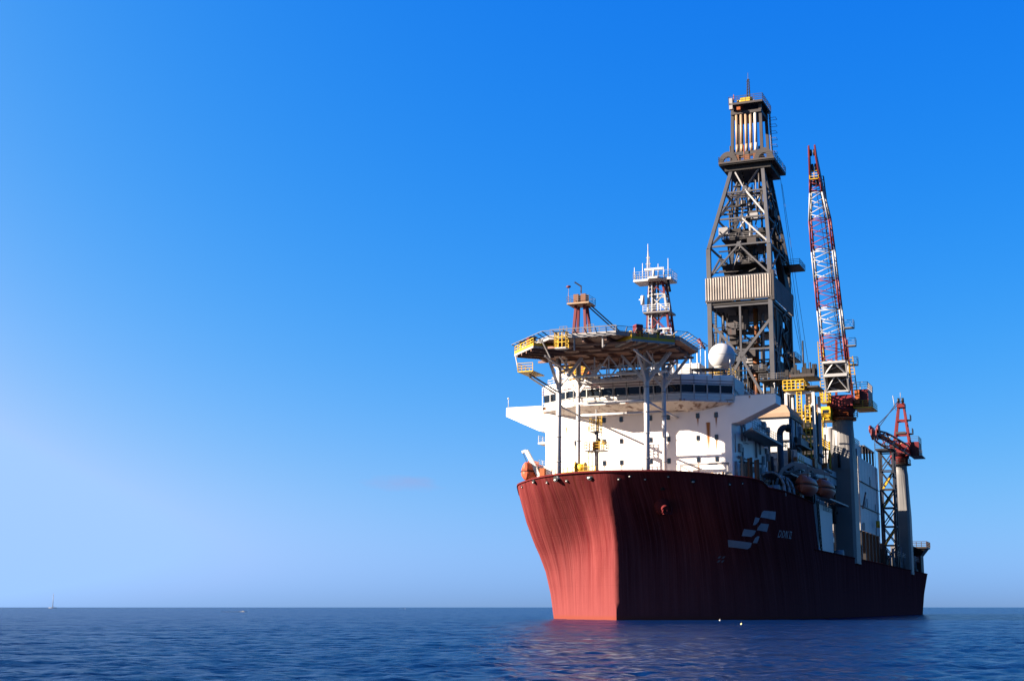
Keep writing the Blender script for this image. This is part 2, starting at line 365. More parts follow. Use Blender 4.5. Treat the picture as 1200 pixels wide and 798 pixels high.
    bk = n.new('ShaderNodeTexBrick'); bk.inputs['Scale'].default_value = 1; bk.inputs['Brick Width'].default_value = 9; bk.inputs['Row Height'].default_value = 2.4; bk.inputs['Mortar Size'].default_value = .035; bk.inputs['Mortar Smooth'].default_value = .6
    bk.inputs['Color1'].default_value = bk.inputs['Color2'].default_value = (1, 1, 1, 1); bk.inputs['Mortar'].default_value = (0, 0, 0, 1); l.new(uv.outputs[0], bk.inputs['Vector'])
    b1 = n.new('ShaderNodeBump'); b1.inputs['Strength'].default_value = .5; b1.inputs['Distance'].default_value = .02; l.new(bk.outputs['Color'], b1.inputs['Height'])
    mp = n.new('ShaderNodeMapping'); mp.inputs['Scale'].default_value = (.8, .4, 1); l.new(uv.outputs[0], mp.inputs[0])
    t = n.new('ShaderNodeTexNoise'); t.inputs['Scale'].default_value = 1; t.inputs['Detail'].default_value = 2; l.new(mp.outputs[0], t.inputs['Vector'])
    b2 = n.new('ShaderNodeBump'); b2.inputs['Strength'].default_value = .6; b2.inputs['Distance'].default_value = .12; l.new(t.outputs['Fac'], b2.inputs['Height']); l.new(b1.outputs[0], b2.inputs['Normal'])
    l.new(b2.outputs[0], b.inputs['Normal'])
    return m
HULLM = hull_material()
COLM = mat('column_paint', (0.4104, 0.3933, 0.3847), .45, rust=.05)
TOWER = mat('derrick_steel', (.046, .045, .049), .5, rust=.12, dirt=.4, spec=.25)

def build_hull():
    zs_low = [-4, -2, 0, 1.2, 2.5, 3.8, 5, 6.1, 7.2, 8.1, 9, 9.7, 10.4, MAIN]
    zs_up = [12, 13, 14.5, 16, 17.3, 18.5]
    nb = len(TT); rows = []
    aft = [50, 70, 95, 120, 150, 175, 188, 195, 200]
    def aftp(u, z):
        k = max(0, (u - 175) / 25); lowf = max(0, min(1, (11 - z) / 11)); return 21 - k * k * (.2 + 2.0 * lowf)
    def aftu(u, z):
        if u < 200: return u if u < 188 else u - (u - 188) / 12 * .0
        return 200 - 2.6 * max(0, min(1, (11 - z) / 11))
    def station(z): 
        h = half(z); return [(float(a), float(b)) for a, b in h]
    mb = MB(); V = {}; uvs = []
    s_len = np.concatenate([[0], np.cumsum(np.hypot(*np.diff(TT, axis=0).T))])
    def ring(z):
        pts = station(z) + [(aftu(u, z), aftp(u, z)) for u in aft]; return pts
    S = list(s_len) + [s_len[-1] + (u - 38) for u in aft]
    verts, faces, uv = [], [], []
    for side in (1, -1):
        idx = []
        for z in zs_low:
            row = []
            for i, (u, p) in enumerate(ring(z)): row.append(len(verts)); verts.append((u, side * p, z)); uv.append((S[i] + (500 if side < 0 else 0), z))
            idx.append(row)
        for z in zs_up + ['rim']:
            row = []
            for i in range(nb):
                if z == 'rim': u, p = half(20)[i]; zz = RIM(u); u, p = half(zz)[i]
                else:
                    u0 = half(z)[i][0]; zz = z if z < 18 else min(z, RIM(u0) - .15); u, p = half(zz)[i]
                row.append(len(verts)); verts.append((float(u), side * float(p), zz)); uv.append((S[i] + (500 if side < 0 else 0), zz))
            idx.append(row)
        for a, b in zip(idx, idx[1:]):
            for i in range(min(len(a), len(b)) - 1): faces.append((a[i], a[i + 1], b[i + 1], b[i]))
        if side == 1: ip = idx
        else: isb = idx
    # transom and the bulkhead where the forecastle ends
    for j in range(len(zs_low) - 1): faces.append((ip[j][-1], isb[j][-1], isb[j + 1][-1], ip[j + 1][-1]))
    for j in range(len(zs_low) - 1, len(ip) - 1): faces.append((ip[j][nb - 1], isb[j][nb - 1], isb[j + 1][nb - 1], ip[j + 1][nb - 1]))
    mb.v = verts; mb.f = faces; mb.smooth = [True] * len(faces)
    o = ship.part('hull', mb, HULLM); me = o.data
    lay = me.uv_layers.new(name='flow'); vi = np.zeros(len(me.loops), np.int32); me.loops.foreach_get('vertex_index', vi)
    lay.data.foreach_set('uv', np.array(uv, np.float32)[vi].ravel())
    # weld the stem line for smooth shading
    bm = bmesh.new(); bm.from_mesh(me); bmesh.ops.remove_doubles(bm, verts=bm.verts, dist=.002); bmesh.ops.recalc_face_normals(bm, faces=bm.faces)
    for e in bm.edges:
        if len(e.link_faces) == 2 and abs(e.verts[0].co.y) < .01 and abs(e.verts[1].co.y) < .01 and min(e.verts[0].co.z, e.verts[1].co.z) < 2: e.smooth = False
    bm.to_mesh(me); bm.free()
    # decks and cap rail
    fd = MB(); hh = [(a + .4, b * .985) for a, b in half(17.3)]
    fd.prism(hh + [(a, -b) for a, b in hh[::-1]][:-1], 17.5, 17.75); ship.part('forecastle_deck', fd, DECK)
    bd = MB(); q = [(a + .4, b * .975) for a, b in half(18.6) if a < 11.4]; bd.prism(q + [(a, -b) for a, b in q[::-1]][:-1], 18.55, 18.8); ship.part('bounce_deck', bd, DECK)  # raised pale deck, out of view, added to bounce sun onto the front wall
    md = MB(); md.prism([(37.9, 20.6), (188, 20.4), (199.5, 19.8), (199.5, -19.8), (188, -20.4), (37.9, -20.6)], 9.8, 10.05); ship.part('main_deck', md, DECK)
    cr = MB(); pr = []
    for i in range(nb):
        u, p = half(20)[i]; zz = RIM(u); u, p = half(zz)[i]; pr.append((u, p, zz))
    full = [(a, -b, c) for a, b, c in pr[::-1]] + pr[1:]
    cr.path(full, .16, 5)
    for sgn in (1, -1): cr.path([(38, sgn * 21, MAIN), (175, sgn * 21, MAIN), (188, sgn * 20.9, MAIN), (200, sgn * 20.75, MAIN)], .14, 5)
    ship.part('cap_rail', cr, HULLM)
build_hull()

def on_hull(u, z, off=.03):
    """a point just proud of the port side"""
    p = hull_p(u, z); du = (hull_p(u + .3, z) - hull_p(u - .3, z)) / .6
    n = Vector((-du, 1, 0)).normalized(); return (u + n.x * off, p + n.y * off, z)
def hull_patch(polys, name, m, off=.04):
    for poly in polys:
        n = len(poly); fine = [(poly[i][0] * (1 - t) + poly[(i + 1) % n][0] * t, poly[i][1] * (1 - t) + poly[(i + 1) % n][1] * t) for i in range(n) for t in (0, .25, .5, .75)]
        cu, cz = sum(q[0] for q in fine) / len(fine), sum(q[1] for q in fine) / len(fine)
        ring = lambda k, o: [on_hull(cu + (u - cu) * k, cz + (z - cz) * k, o) for u, z in fine]
        mb = MB(); mb.loft([ring(1, -.05), ring(1, off), ring(.75, off), ring(.5, off), ring(.25, off), ring(.02, off)]); ship.part(name, mb, m)
hull_patch([[(13.15, 14.57), (13.19, 15.2), (13.54, 15.54), (14.82, 15.55), (15.22, 14.5)],
            [(14.9, 15.55), (16.72, 15.57), (17.03, 14.4), (15.30, 14.48)],
            [(12.04, 14.51), (13.02, 14.45), (13.07, 13.94), (12.7, 13.47), (12.29, 13.44)],
            [(13.51, 12.78), (13.51, 13.23), (13.79, 13.75), (15.68, 13.72), (15.84, 12.65)],
            [(11.18, 12.84), (13.35, 12.71), (13.39, 12.15), (13.02, 11.83), (11.47, 11.88)],
            [(13.9, 11.0), (13.86, 11.71), (14.16, 11.95), (14.55, 11.97), (14.73, 11.01)],
            [(10.19, 11.3), (13.76, 11.0), (14.0, 10.37), (13.7, 10.1), (11.04, 10.33)]], 'emblem_flag', EMBL)
def stroke_text():
    """DDN II on the port bow, letters as plates 1.05 m tall"""
    w = .15
    def bar(u0, z0, u1, z1, t=w):
        d = Vector((u1 - u0, z1 - z0)).normalized() * t / 2; nx = Vector((-d.y, d.x))
        return [(u0 + nx.x, z0 + nx.y), (u1 + nx.x, z1 + nx.y), (u1 - nx.x, z1 - nx.y), (u0 - nx.x, z0 - nx.y)]
    L = []
    for x in (0, 1.25):
        L.append(('D', x, [bar(.1, 0, .1, 1.05), bar(.2, .95, .65, .95), bar(.2, .1, .65, .1), bar(.62, .9, .88, .68), bar(.86, .72, .86, .33), bar(.88, .37, .62, .15)]))
    L.append(('N', 2.5, [bar(.1, 0, .1, 1.05), bar(.8, 0, .8, 1.05), bar(.16, 1.0, .74, .05)]))
    for x in (4.0, 4.55): L.append(('I', x, [bar(.25, .12, .25, .95), bar(0, .07, .5, .07, .14), bar(0, 1.0, .5, 1.0, .14)]))
    for ch, x, bars in L:
        mb = MB()
        for k, b in enumerate(bars):
            q = [(19.1 + (x + a) * .95, 12.0 + c) for a, c in b]
            mb.loft([[on_hull(u, z, -.05) for u, z in q], [on_hull(u, z, .05 + .003 * k) for u, z in q]])
        ship.part('hull_letter', mb, LGREY)
stroke_text()
for a, b in ((10.95, 8.75), (11.35, 8.75), (11.15, 8.2), (11.55, 8.2)):
    mk = MB(); mk.loft([[on_hull(a + i, b + j, o) for i, j in ((0, 0), (.2, 0), (.24, .3), (.04, .3))] for o in (-.05, .04)]); ship.part('thruster_mark', mk, GREY)
# fairleads round the bow: a black plug for the hole, a white bar painted as its glint
def fairlead(u, p, z, r):
    sgn = 1 if p > 0 else -1
    h = half(z); k = int(np.argmin(np.hypot(h[:, 0] - u, h[:, 1] - abs(p)))); k = min(max(k, 1), len(h) - 2); tg = h[k + 1] - h[k - 1]
    n = Vector((-tg[1], tg[0] * sgn, 0)).normalized(); n.z = -.2; n.normalize(); c = Vector((u, p, z))
    a = MB(); a.tube(c - n * .4, c + n * .06, r, 14); o = ship.part('fairlead', a, BLACK)
    b = MB(); x = n.cross(Vector((0, 0, 1))).normalized(); q = c + n * .04 + Vector((0, 0, -r * .3))
    b.tube(q - x * r * .5, q + x * r * .5, r * .3, 8); ship.part('glint_bar', b, WHITE, o)
for q in ((-.62, -8.02, 19.6, .42), (-.76, -6.3, 19.33, .26), (-1.99, -2.45, 19.65, .5), (.88, -9.9, 19.33, .24), (-1.89, 1.79, 19.23, .24), (-1.8, 3.37, 19.6, .26), (-.99, 5.31, 19.2, .24), (-.1, 8.34, 19.54, .22), (2.0, 11.26, 18.99, .34), (5.97, 15.43, 18.79, .24), (7.7, 16.84, 19.02, .2), (2.4, -12.6, 19.6, .3), (6.4, -16, 19.3, .22)):
    fairlead(*q)
# anchor pocket on the port bow with its anchor
c = Vector((2.7, 6.75, 15.6)); ap = MB()
ap.ball((c.x + .3, c.y - .3, c.z + .3), 1.15, 16, 12, (1, .95, 1.25)); ap.tube((c.x - .6, c.y + .4, c.z - .2), (c.x - .85, c.y + .6, c.z - .45), .55, 12); pocket = ship.part('anchor_bolster', ap, HULLM)
an = MB(); an.tube((c.x - .75, c.y + .6, c.z - .1), (c.x - .55, c.y + .85, c.z - 1.0), .2, 8)
an.beam((c.x - 1.0, c.y + .3, c.z - .95), (c.x - .1, c.y + 1.2, c.z - .95), .36, .3); an.tube((c.x - 1.05, c.y + .25, c.z - .95), (c.x - 1.0, c.y + .35, c.z - .1), .16, 6); an.tube((c.x - .1, c.y + 1.2, c.z - .95), (c.x - .1, c.y + 1.2, c.z - .1), .16, 6)
ship.part('anchor', an, HULLM, pocket)


# ================================================================== ACCOMMODATION BLOCK AND BRIDGE
WP, U0 = 14.45, 12.0
ab = MB(); ab.slab_u([(-WP, 17.6), (WP, 17.6), (WP, 31), (-WP, 31)], U0, 36)
ab.box((14, -13, 31), (36, 13, 34.4))
block = ship.part('accommodation_block', ab, WALLM)
streak_list(WALLM, [(11.0, 28.4, 5.6, .42, .95), (12.2, 26.0, 2.6, .22, .8), (9.45, 29.2, 1.5, .2, .6), (9.45, 26.0, 2.8, .22, .5), (12.2, 29.3, 1.9, .2, .8), (9.45, 22.8, 2.6, .25, .6), (-9.5, 25.9, 3.0, .2, .7), (-9.5, 22.7, 2., .22, .6), (-11, 28.6, 2., .18, .7), (-7.5, 28.6, 2.2, .18, .6), (5, 26, 1.6, .2, .4), (-2.3, 22.7, 1.7, .2, .6), (-13.4, 22.4, 2.5, .2, .6), (-5, 22.8, 1.9, .2, .5),
    (14.2, 31.6, 1.2, .7, .9), (17.2, 32, .5, .2, .7), (-14.6, 31.8, 1.6, .5, .9), (-18.5, 32, .9, .12, .7)])
pm = MB(); pm.tube((0, 0, -.43), (0, 0, .43), .001, 4); pm = MB()
ring = [( .29 * x, .40 * z) for x, z in ((-1, -.75), (-.75, -1), (.75, -1), (1, -.75), (1, .75), (.75, 1), (-.75, 1), (-1, .75))]
pm.slab_u(ring, -.05, .07); n_rim = len(pm.f)
pm.slab_u([(a * .72, b * .76) for a, b in ring], -.075, -.04); me_port = M0('porthole', pm, GREY, GLASS)
for k, f in enumerate(me_port.polygons): f.material_index = int(k >= n_rim)
for z in (29.43, 26.17, 22.97):
    for p in (-9.5, -5.0, -2.3, 2.25, 5.0, 9.45, 12.2):
        if z > 29 and p < -9: continue
        o = ship.put('porthole', me_port, (U0, p, z), block)
# wings
for sg in (1, -1):
    w = MB(); w.slab_u([(sg * WP, 28.1), (sg * 15.6, 28.3), (sg * 21, 30.75), (sg * 21, 32.05), (sg * WP, 32.05)], U0 - .004, 15.4)
    ship.part('bridge_wing', w, WALLM)
    rl = MB(); rl.beam((U0 + .1, sg * 15, 32.1), (U0 + .1, sg * 20.9, 32.1), .12); rl.tube((U0 + .4, sg * 20.8, 32), (U0 + .4, sg * 20.8, 33.6), .05); rl.ball((U0 + .4, sg * 20.8, 33.6), .16, 8, 6); ship.part('wing_light', rl, WHITE)
# bridge: faceted front, soffit, window band, parapet
def facet(off, z): return [(14.5, -WP - .15), (12.2 - off * .4, -14.7 - off * .3), (8.25 - off, -8 - off * .35), (8.25 - off, 8 + off * .35), (12.2 - off * .4, 14.7 + off * .3), (14.5, WP + .15)]
def ringz(off, z): return [(u, p, z) for u, p in facet(off, z)]
br = MB(); br.loft([ringz(0, 31.5), ringz(.12, 32.4)])
br.loft([ringz(.3, 33.55), ringz(.45, 34.9), ringz(.35, 35.1)])
br.loft([ringz(-.35, 32.3), ringz(-.1, 33.6)])
bridge = ship.part('bridge', br, WALLM)
sf = MB(); sf.loft([[(u + (2.4 if 0 < k < 5 else 0), p, 30.2) for k, (u, p) in enumerate(facet(0, 0))], [(u, p, 31.1) for u, p in facet(.55, 0)]]); sf.loft([ringz(.75, 31.1), ringz(.75, 31.42)])
ship.part('bridge_gallery', sf, mat('gallery_paint', (0.4104, 0.3762, 0.342), .5, rust=.85, dirt=.2), bridge)
# brackets under the gallery
for p in (-7, -4.5, -1, 2.2, 5, 8):
    k = MB(); k.slab_p([(8.4, 31.05), (12, 31.05), (12, 30.0)], p - .06, p + .06); ship.part('bracket', k, WALLM, bridge)
FC = facet(.22, 0); edges = list(zip(FC[1:4], FC[2:5]))
for (a, b) in edges:
    L = math.hypot(b[0] - a[0], b[1] - a[1]); n = max(3, round(L / 2.0)); nrm = Vector((-(b[1] - a[1]), b[0] - a[0])).normalized()
    if nrm.x > 0: nrm = -nrm
    for k in range(n):
        q = []
        for t in (k / n + .055 / n, (k + 1) / n - .055 / n): q.append((a[0] + (b[0] - a[0]) * t, a[1] + (b[1] - a[1]) * t))
        m = MB(); lo, hi = -.1, .06
        m.loft([[(q[0][0] + nrm.x * (lo + d), q[0][1] + nrm.y * (lo + d), 32.38), (q[1][0] + nrm.x * (lo + d), q[1][1] + nrm.y * (lo + d), 32.38), (q[1][0] + nrm.x * (hi + d), q[1][1] + nrm.y * (hi + d), 33.58), (q[0][0] + nrm.x * (hi + d), q[0][1] + nrm.y * (hi + d), 33.58)] for d in (0, .06)])
        ship.part('window_pane', m, GLASS, bridge)
GO = facet(.7, 0)
post = MB(); redr = MB(); gr = MB()
for (a, b) in zip(GO[1:4], GO[2:5]):
    L = math.hypot(b[0] - a[0], b[1] - a[1]); n = max(3, round(L / 2.0))
    for k in range(n + 1):
        t = k / n; u, p = a[0] + (b[0] - a[0]) * t, a[1] + (b[1] - a[1]) * t
        pq = MB(); pq.beam((u, p, 31.4), (u - .05, p, 34.9), .13); ship.part('gallery_post', pq, WHITE, bridge)
    for z in (31.9, 32.4): gr.beam((a[0], a[1], z), (b[0], b[1], z), .06)
    for z, m in ((34.15, redr), (33.75, redr)): m.beam((a[0] - .1, a[1], z), (b[0] - .1, b[1], z), .08)
ship.part('gallery_rail', gr, WHITE, bridge); ship.part('red_handrail', redr, RED, bridge)
rf = MB(); rf.prism([(u + .3, p * .985) for u, p in facet(0, 0)] + [(36.2, 13.6), (36.2, -13.6)], 34.4, 34.62); ship.part('bridge_roof', rf, WHITE, bridge)
for q in ([(9, -8, 35.0), (12.6, -14.3, 35.0), (15, -14.8, 35.0)], [(9, 8, 35), (12.6, 14.3, 35), (20, 14.3, 34.6)]): rr = MB(); rr.rail(q); ship.part('roof_rail', rr, WHITE, bridge)
# deckhouses and clutter on the wheelhouse roof
hs_ = MB(); hs_.box((15.5, 5.6, 34.6), (19, 8.9, 37.9)); hs_.box((20, -6, 34.6), (28, 3, 37.5)); ship.part('roof_house', hs_, WHITE, bridge)
aw = MB(); aw.loft([[(10.2, 9.0, 36.0), (14.5, 8.8, 36.3), (14.5, 13.6, 36.3), (10.2, 12.4, 36.0)], [(10.2, 9.0, 36.1), (14.5, 8.8, 36.75), (14.5, 13.6, 36.55), (10.2, 12.4, 36.1)]])
ship.part('awning', aw, CREAM, bridge)
for q in ((10.4, 9.2), (10.4, 12.2), (14.3, 13.3), (14.3, 9.0)): ap_ = MB(); ap_.beam((*q, 34.6), (*q, 36.1), .14); ship.part('awning_post', ap_, BROWN, bridge)
for q, h in (((13, 8.2), 40.2), ((13, 9.3), 39.8), ((14, 10.3), 39.4), ((20, 6.5), 40.5), ((16, 13.5), 38.2)): an_ = MB(); an_.tube((*q, 34.6), (*q, h), .09, 6); ship.part('whip_antenna', an_, WHITE, bridge)
for k, (u, p, w, h, m_) in enumerate(((10.5, -6.2, 1.6, 1.5, DARK), (10.2, -3.4, 2.2, 1.1, BROWN), (10.0, .2, 2.4, 1.9, WHITE), (10.4, 3.2, 1.0, 1.4, GREY), (11.5, -1.8, 1.2, 2.2, LGREY), (12.5, 4.6, 1.2, 2.4, WHITE), (12, -9, 1.0, 1.6, DARK), (16, 10.0, 1.4, 1.3, BROWN), (20, 9, 1.5, 2.0, STEEL))):
    q = MB(); q.box((u, p - w / 2, 34.62), (u + 1.2, p + w / 2, 34.62 + h)); ship.part('roof_locker', q, m_, bridge)
# canted blue-grey screen at the port end of the bridge, side balconies
sc_ = MB(); sc_.loft([[(12.6, 14.8, 33.2), (18.5, 14.8, 32.2), (18.5, 14.8, 34.9), (12.6, 14.8, 34.9)], [(12.6, 14.95, 33.2), (18.5, 14.95, 32.2), (18.5, 14.95, 34.9), (12.6, 14.95, 34.9)]]); sc_.rail([(13, 14.9, 32.1), (13, 17, 32.1), (20, 17, 32.1)]); ship.part('side_screen', sc_, WHITE, bridge)
for z in (26.6, 22.9):
    b_ = MB(); b_.box((U0 + .5, -15.9, z - .3), (16, -WP, z)); b_.rail([(U0 + .5, -15.8, z), (16, -15.8, z)], 1.0); ship.part('side_balcony', b_, WHITE, block)
# boat deck on the port side
sh_ = MB(); sh_.loft([[(18.4, WP, 27.1), (12.2, 17.45, 27.1), (34, 17.3, 27.1), (34, WP, 27.1)], [(18.4, WP, 27.45), (12.2, 17.45, 27.45), (34, 17.3, 27.45), (34, WP, 27.45)]]); ship.part('boat_deck', sh_, HOUSE, block)
sr = MB(); sr.rail([(13, 17.3, 27.45), (34, 17.2, 27.45)], 1.1); ship.part('boat_deck_rail', sr, GREY, block)
rnd = random.Random(5)
pp = MB()
for k in range(16):
    u = rnd.uniform(13, 35); z = rnd.uniform(18.5, 26.6); pp.tube((u, WP + .25, z), (u, WP + .25, z + rnd.uniform(1.5, 5)), rnd.uniform(.06, .18), 6)
for k in range(9):
    u = rnd.uniform(13, 30); z = rnd.uniform(20, 30.5); pp.tube((u, WP + .3, z), (u + rnd.uniform(2, 7), WP + .3, z), rnd.uniform(.06, .15), 6)
for k in range(12):
    u, z = rnd.uniform(15, 35), rnd.uniform(19, 30); pp.box((u, WP, z), (u + rnd.uniform(.5, 1.6), WP + rnd.uniform(.3, .8), z + rnd.uniform(.4, 1.4)))
ship.part('side_pipework', pp, LGREY, block)
side_low = MB(); side_low.box((13, WP, 17.7), (36, 18.6, 18.1)); side_low.box((30, WP, 22.2), (38, 19.2, 22.5)); side_low.rail([(30, 19.1, 22.5), (38, 19.1, 22.5)]); ship.part('side_walkway', side_low, GREY, block)

# rusty pipe bundle and drums at the forward port corner
t = Thing('pipe_bundle', 'upright rusty brown pipes bundled beside the port corner of the white block', 'pipes', (15, 16.4, 17.75))
for k in range(7):
    m = MB(); u, p = 13.4 + .5 * k, 15.5 + .9 * (k % 3); m.tube((u, p, 17.75), (u, p, 23.4 - .25 * (k % 4)), .22, 8); t.part('pipe', m, BROWN if k % 3 else CREAM)
for z in (22.6, 19.6): m = MB(); m.beam((13, 15.2, z), (17, 17.6, z), .2); t.part('clamp_bar', m, DARK)
t = Thing('storage_bin', 'open slatted bin of pale uprights behind the bow rail', 'bin', (10.6, 13.2, 17.75))
for k in range(6):
    m = MB(); m.box((9.8 - .1 * k, 11.8 + .55 * k, 17.75), (10.0 - .1 * k, 12.15 + .55 * k, 20.9 - .08 * (k % 3))); t.part('slat', m, (CREAM, LGREY, DARK)[k % 3])
m = MB(); m.box((9.2, 11.7, 20.3), (9.35, 15.1, 20.5)); m.box((10.1, 11.7, 17.75), (12.4, 15.2, 20.2)); t.part('bin_body', m, GREY)
t = Thing('low_barrier', 'low white barrier rail along the foot of the white wall', 'railing', (10.5, 10, 17.75))
m = MB(); m.beam((10.9, 6.9, 22.2), (10.9, 14.2, 22.2), .28); t.part('top_bar', m, LGREY)
m = MB(); m.beam((10.9, 7.2, 22.0), (10.9, 10.2, 20.2), .22); m.beam((10.9, 14, 17.75), (10.9, 14, 22.1), .25); m.beam((10.9, 7.0, 17.75), (10.9, 7.0, 22.1), .25); t.part('stay', m, LGREY)

# ================================================================== HELIDECK
HZ = 38.0
def octa(ap): R = ap / math.cos(math.pi / 8); return [(-R * math.cos(a), R * math.sin(a)) for a in [rad(22.5 + 45 * k) for k in range(8)]]
hd = Thing('helideck', 'eight sided helicopter deck on tall grey columns above the bow', 'helipad', (1, 0, 17.75))
m = MB(); m.prism(octa(11.5), HZ - .45, HZ); deck = hd.part('landing_deck', m, UNDER)
m = MB(); o8 = octa(11.58)
for a, b in zip(o8, o8[1:] + o8[:1]): m.beam((*a, HZ - .22), (*b, HZ - .22), .12, .6)
hd.part('deck_edge', m, LGREY)
# safety net round the rim, on struts that lean out
oo = octa(12.9)
for k in range(8):
    a, b, c, d = o8[k], o8[(k + 1) % 8], oo[k], oo[(k + 1) % 8]
    m = MB(); m.beam((*c, HZ + .45), (*d, HZ + .45), .07)
    for j in range(8):
        s = j / 7; q0 = Vector((*a, HZ - .1)).lerp(Vector((*b, HZ - .1)), s); q1 = Vector((*c, HZ + .45)).lerp(Vector((*d, HZ + .45)), s); m.beam(q0, q1, .1)
    for s in (.35, .68):
        q = [Vector((*x, HZ - .1)).lerp(Vector((*y, HZ + .45)), s) for x, y in ((a, c), (b, d))]; m.beam(q[0], q[1], .035)
    hd.part('safety_net', m, GREY)
# girders beneath: a two-way truss
for p in (-10, -6.5, -3.2, 0, 3.2, 6.5, 10):
    h = 11.3 if abs(p) < 4.7 else 11.3 - (abs(p) - 4.7)
    m = MB(); m.beam((-h, p, HZ - .75), (h, p, HZ - .75), .3, .6); hd.part('girder', m, UNDER)
for u in (-9.5, -6.5, -3.5, .7, 5, 9):
    h = 11.2 if abs(u) < 4.7 else 11.2 - (abs(u) - 4.7)
    m = MB(); m.beam((u, -h, HZ - 1.2), (u, h, HZ - 1.2), .22, .3); hd.part('girder', m, UNDER)
for u in (-.45, 5):
    m = MB(); m.beam((u, -8.6, HZ - 3.9), (u, 8.6, HZ - 3.9), .28); hd.part('truss_chord', m, COLM)
    n = 8
    for k in range(n):
        p0, p1 = -8.6 + 17.2 * k / n, -8.6 + 17.2 * (k + 1) / n
        m = MB(); m.beam((u, p0, HZ - (3.9 if k % 2 else 1.2)), (u, p1, HZ - (1.2 if k % 2 else 3.9)), .17); hd.part('truss_brace', m, COLM)
        if k: m = MB(); m.beam((u, p0, HZ - 3.9), (u, p0, HZ - 1.2), .15); hd.part('truss_post', m, COLM)
for p in (-6.45, 6.45):
    m = MB(); m.beam((-9, p, HZ - 2.2), (8, p, HZ - 3.6), .2); m.beam((-3.5, p, HZ - 3.9), (5, p, HZ - 1.2), .2); m.beam((-3.5, p, HZ - 1.2), (5, p, HZ - 3.9), .2); hd.part('truss_brace', m, COLM)
for u, r, pq in ((-.45, .38, (-7.6, 5.5)), (5, .31, (-6.6, 6.4))):
    for p in pq:
        m = MB(); m.tube((u, p, 19.6 if u < 0 else 18.0), (u, p, HZ - 1.1), r, 14); col = hd.part('column', m, COLM)
        for z in (22, 25.5, 28.5, 32.0): s = MB(); s.tube((u, p, z), (u, p, z + .12), r + .07, 14); hd.part('flange', s, LGREY, col)
        for du, dp in ((-4.5, 0), (0, 3.6), (0, -3.6)):
            if u > 0 and du < 0: du = 3.6
            if u < 0 and p < 0 and dp < 0: continue
            m = MB(); m.beam((u, p, HZ - 5.4), (u + du, p + dp, HZ - 1.2), .34); hd.part('knee_brace', m, COLM)
ties = [((-.45, -7.6, 30.2), (-.45, 5.5, 30.2)), ((-.45, -7.6, 30.1), (5, -6.6, 29.3)), ((-.45, 5.5, 30.1), (5, 6.4, 29.3)), ((5, -6.6, 29.3), (12, -6.6, 29.3)), ((5, 6.4, 29.3), (12, 6.4, 29.3)), ((5, -6.6, 29.3), (5, 6.4, 29.3))]
for a, b in ties:
    m = MB(); m.tube(a, b, .17, 8); hd.part('tie_bar', m, COLM)
m = MB(); m.path([(9.5, -4, HZ - .6), (9.5, 4, HZ - .6)], .2); hd.part('gutter', m, BROWN)
# two lamps that hang under the deck
for u, p in ((2, 0.8), (2, 4.6)):
    m = MB(); m.box((u - .2, p - .45, HZ - 3.3), (u + .2, p + .45, HZ - 3.1)); m.beam((u, p, HZ - 3.1), (u, p, HZ - 1.2), .06); hd.part('work_lamp', m, WHITE)
# side platforms, their yellow rails and the ladder cage at the front
def platform(a, b, depth, z, sgn):
    a, b = Vector((*a, 0)), Vector((*b, 0)); d = (b - a).normalized(); inn = Vector((.7071, -.7071 * sgn, 0))
    q = [a, b, b + inn * depth, a + inn * depth]
    m = MB(); m.prism([(v.x, v.y) for v in q], z - .16, z); pl = hd.part('fire_platform', m, GREY)
    e = MB()
    for x, y in zip(q, q[1:] + q[:1]): e.beam((x.x, x.y, z - .08), (y.x, y.y, z - .08), .14, .3)
    hd.part('platform_edge', e, LGREY, pl)
    for k in range(4):
        x = MB(); c = a.lerp(b, (k + .5) / 4); x.beam((c.x, c.y, z - .35), (c.x + inn.x * depth, c.y + inn.y * depth, z - .35), .16, .4); hd.part('platform_joist', x, UNDER, pl)
    r = MB(); r.rail([(v.x, v.y, z) for v in (q[3], q[0], q[1], q[2])], 1.15, .055, step=1.2)
    for x, y in zip(q[:2], q[1:3]): r.beam((x.x, x.y, z + .28), (y.x, y.y, z + .28), .06, .42)
    r.beam((q[3].x, q[3].y, z + .3), (q[0].x, q[0].y, z + .3), .06, .6)
    hd.part('platform_rail', r, YELLOW, pl)
    return q
q_s = platform((-5.4, -12.4), (-10.55, -7.5), 5.0, 36.95, -1)
q_p = platform((-10.55, 6.6), (-5.9, 11.2), 4.8, 36.95, 1)
m = MB(); m.box((-6.5, -11.5, 34.2), (-2.0, -9.2, 34.35)); m.rail([(-2, -11.5, 34.35), (-6.5, -11.5, 34.35), (-6.5, -9.2, 34.35)], 1.1, .05); hd.part('lower_platform', m, YELLOW)
m = MB(); m.beam((-5.6, -12.2, 36.7), (-6.4, -11.4, 34.3), .14); m.beam((-2.1, -11.5, 34.2), (-.45, -7.6, 31.5), .24); m.beam((-4.5, -10.5, 34.2), (-.45, -7.6, 32.0), .18); hd.part('platform_strut', m, LGREY)
m = MB(); m.box((-12.6, -3.6, HZ - 2.0), (-11.5, -2.0, HZ - 1.85)); hd.part('cage_floor', m, WHITE)
m = MB(); m.rail([(-11.5, -3.6, HZ - 1.85), (-12.6, -3.6, HZ - 1.85), (-12.6, -2.0, HZ - 1.85), (-11.5, -2.0, HZ - 1.85)], 2.1, .07, step=.5, rows=3); hd.part('ladder_cage', m, YELLOW)
m = MB(); m.beam((-11.4, -1.2, HZ - 2.2), (-11.4, -1.2, HZ - .3), .2); m.beam((-11.3, -6, HZ - .4), (-9.5, -5.4, HZ - 2.6), .18); m.beam((-11.3, 2.8, HZ - .4), (-11.3, 2.8, HZ - 2), .18); m.beam((-11.3, 2.8, HZ - 2), (-9, 2.8, HZ - 1), .15); hd.part('hanger', m, LGREY)
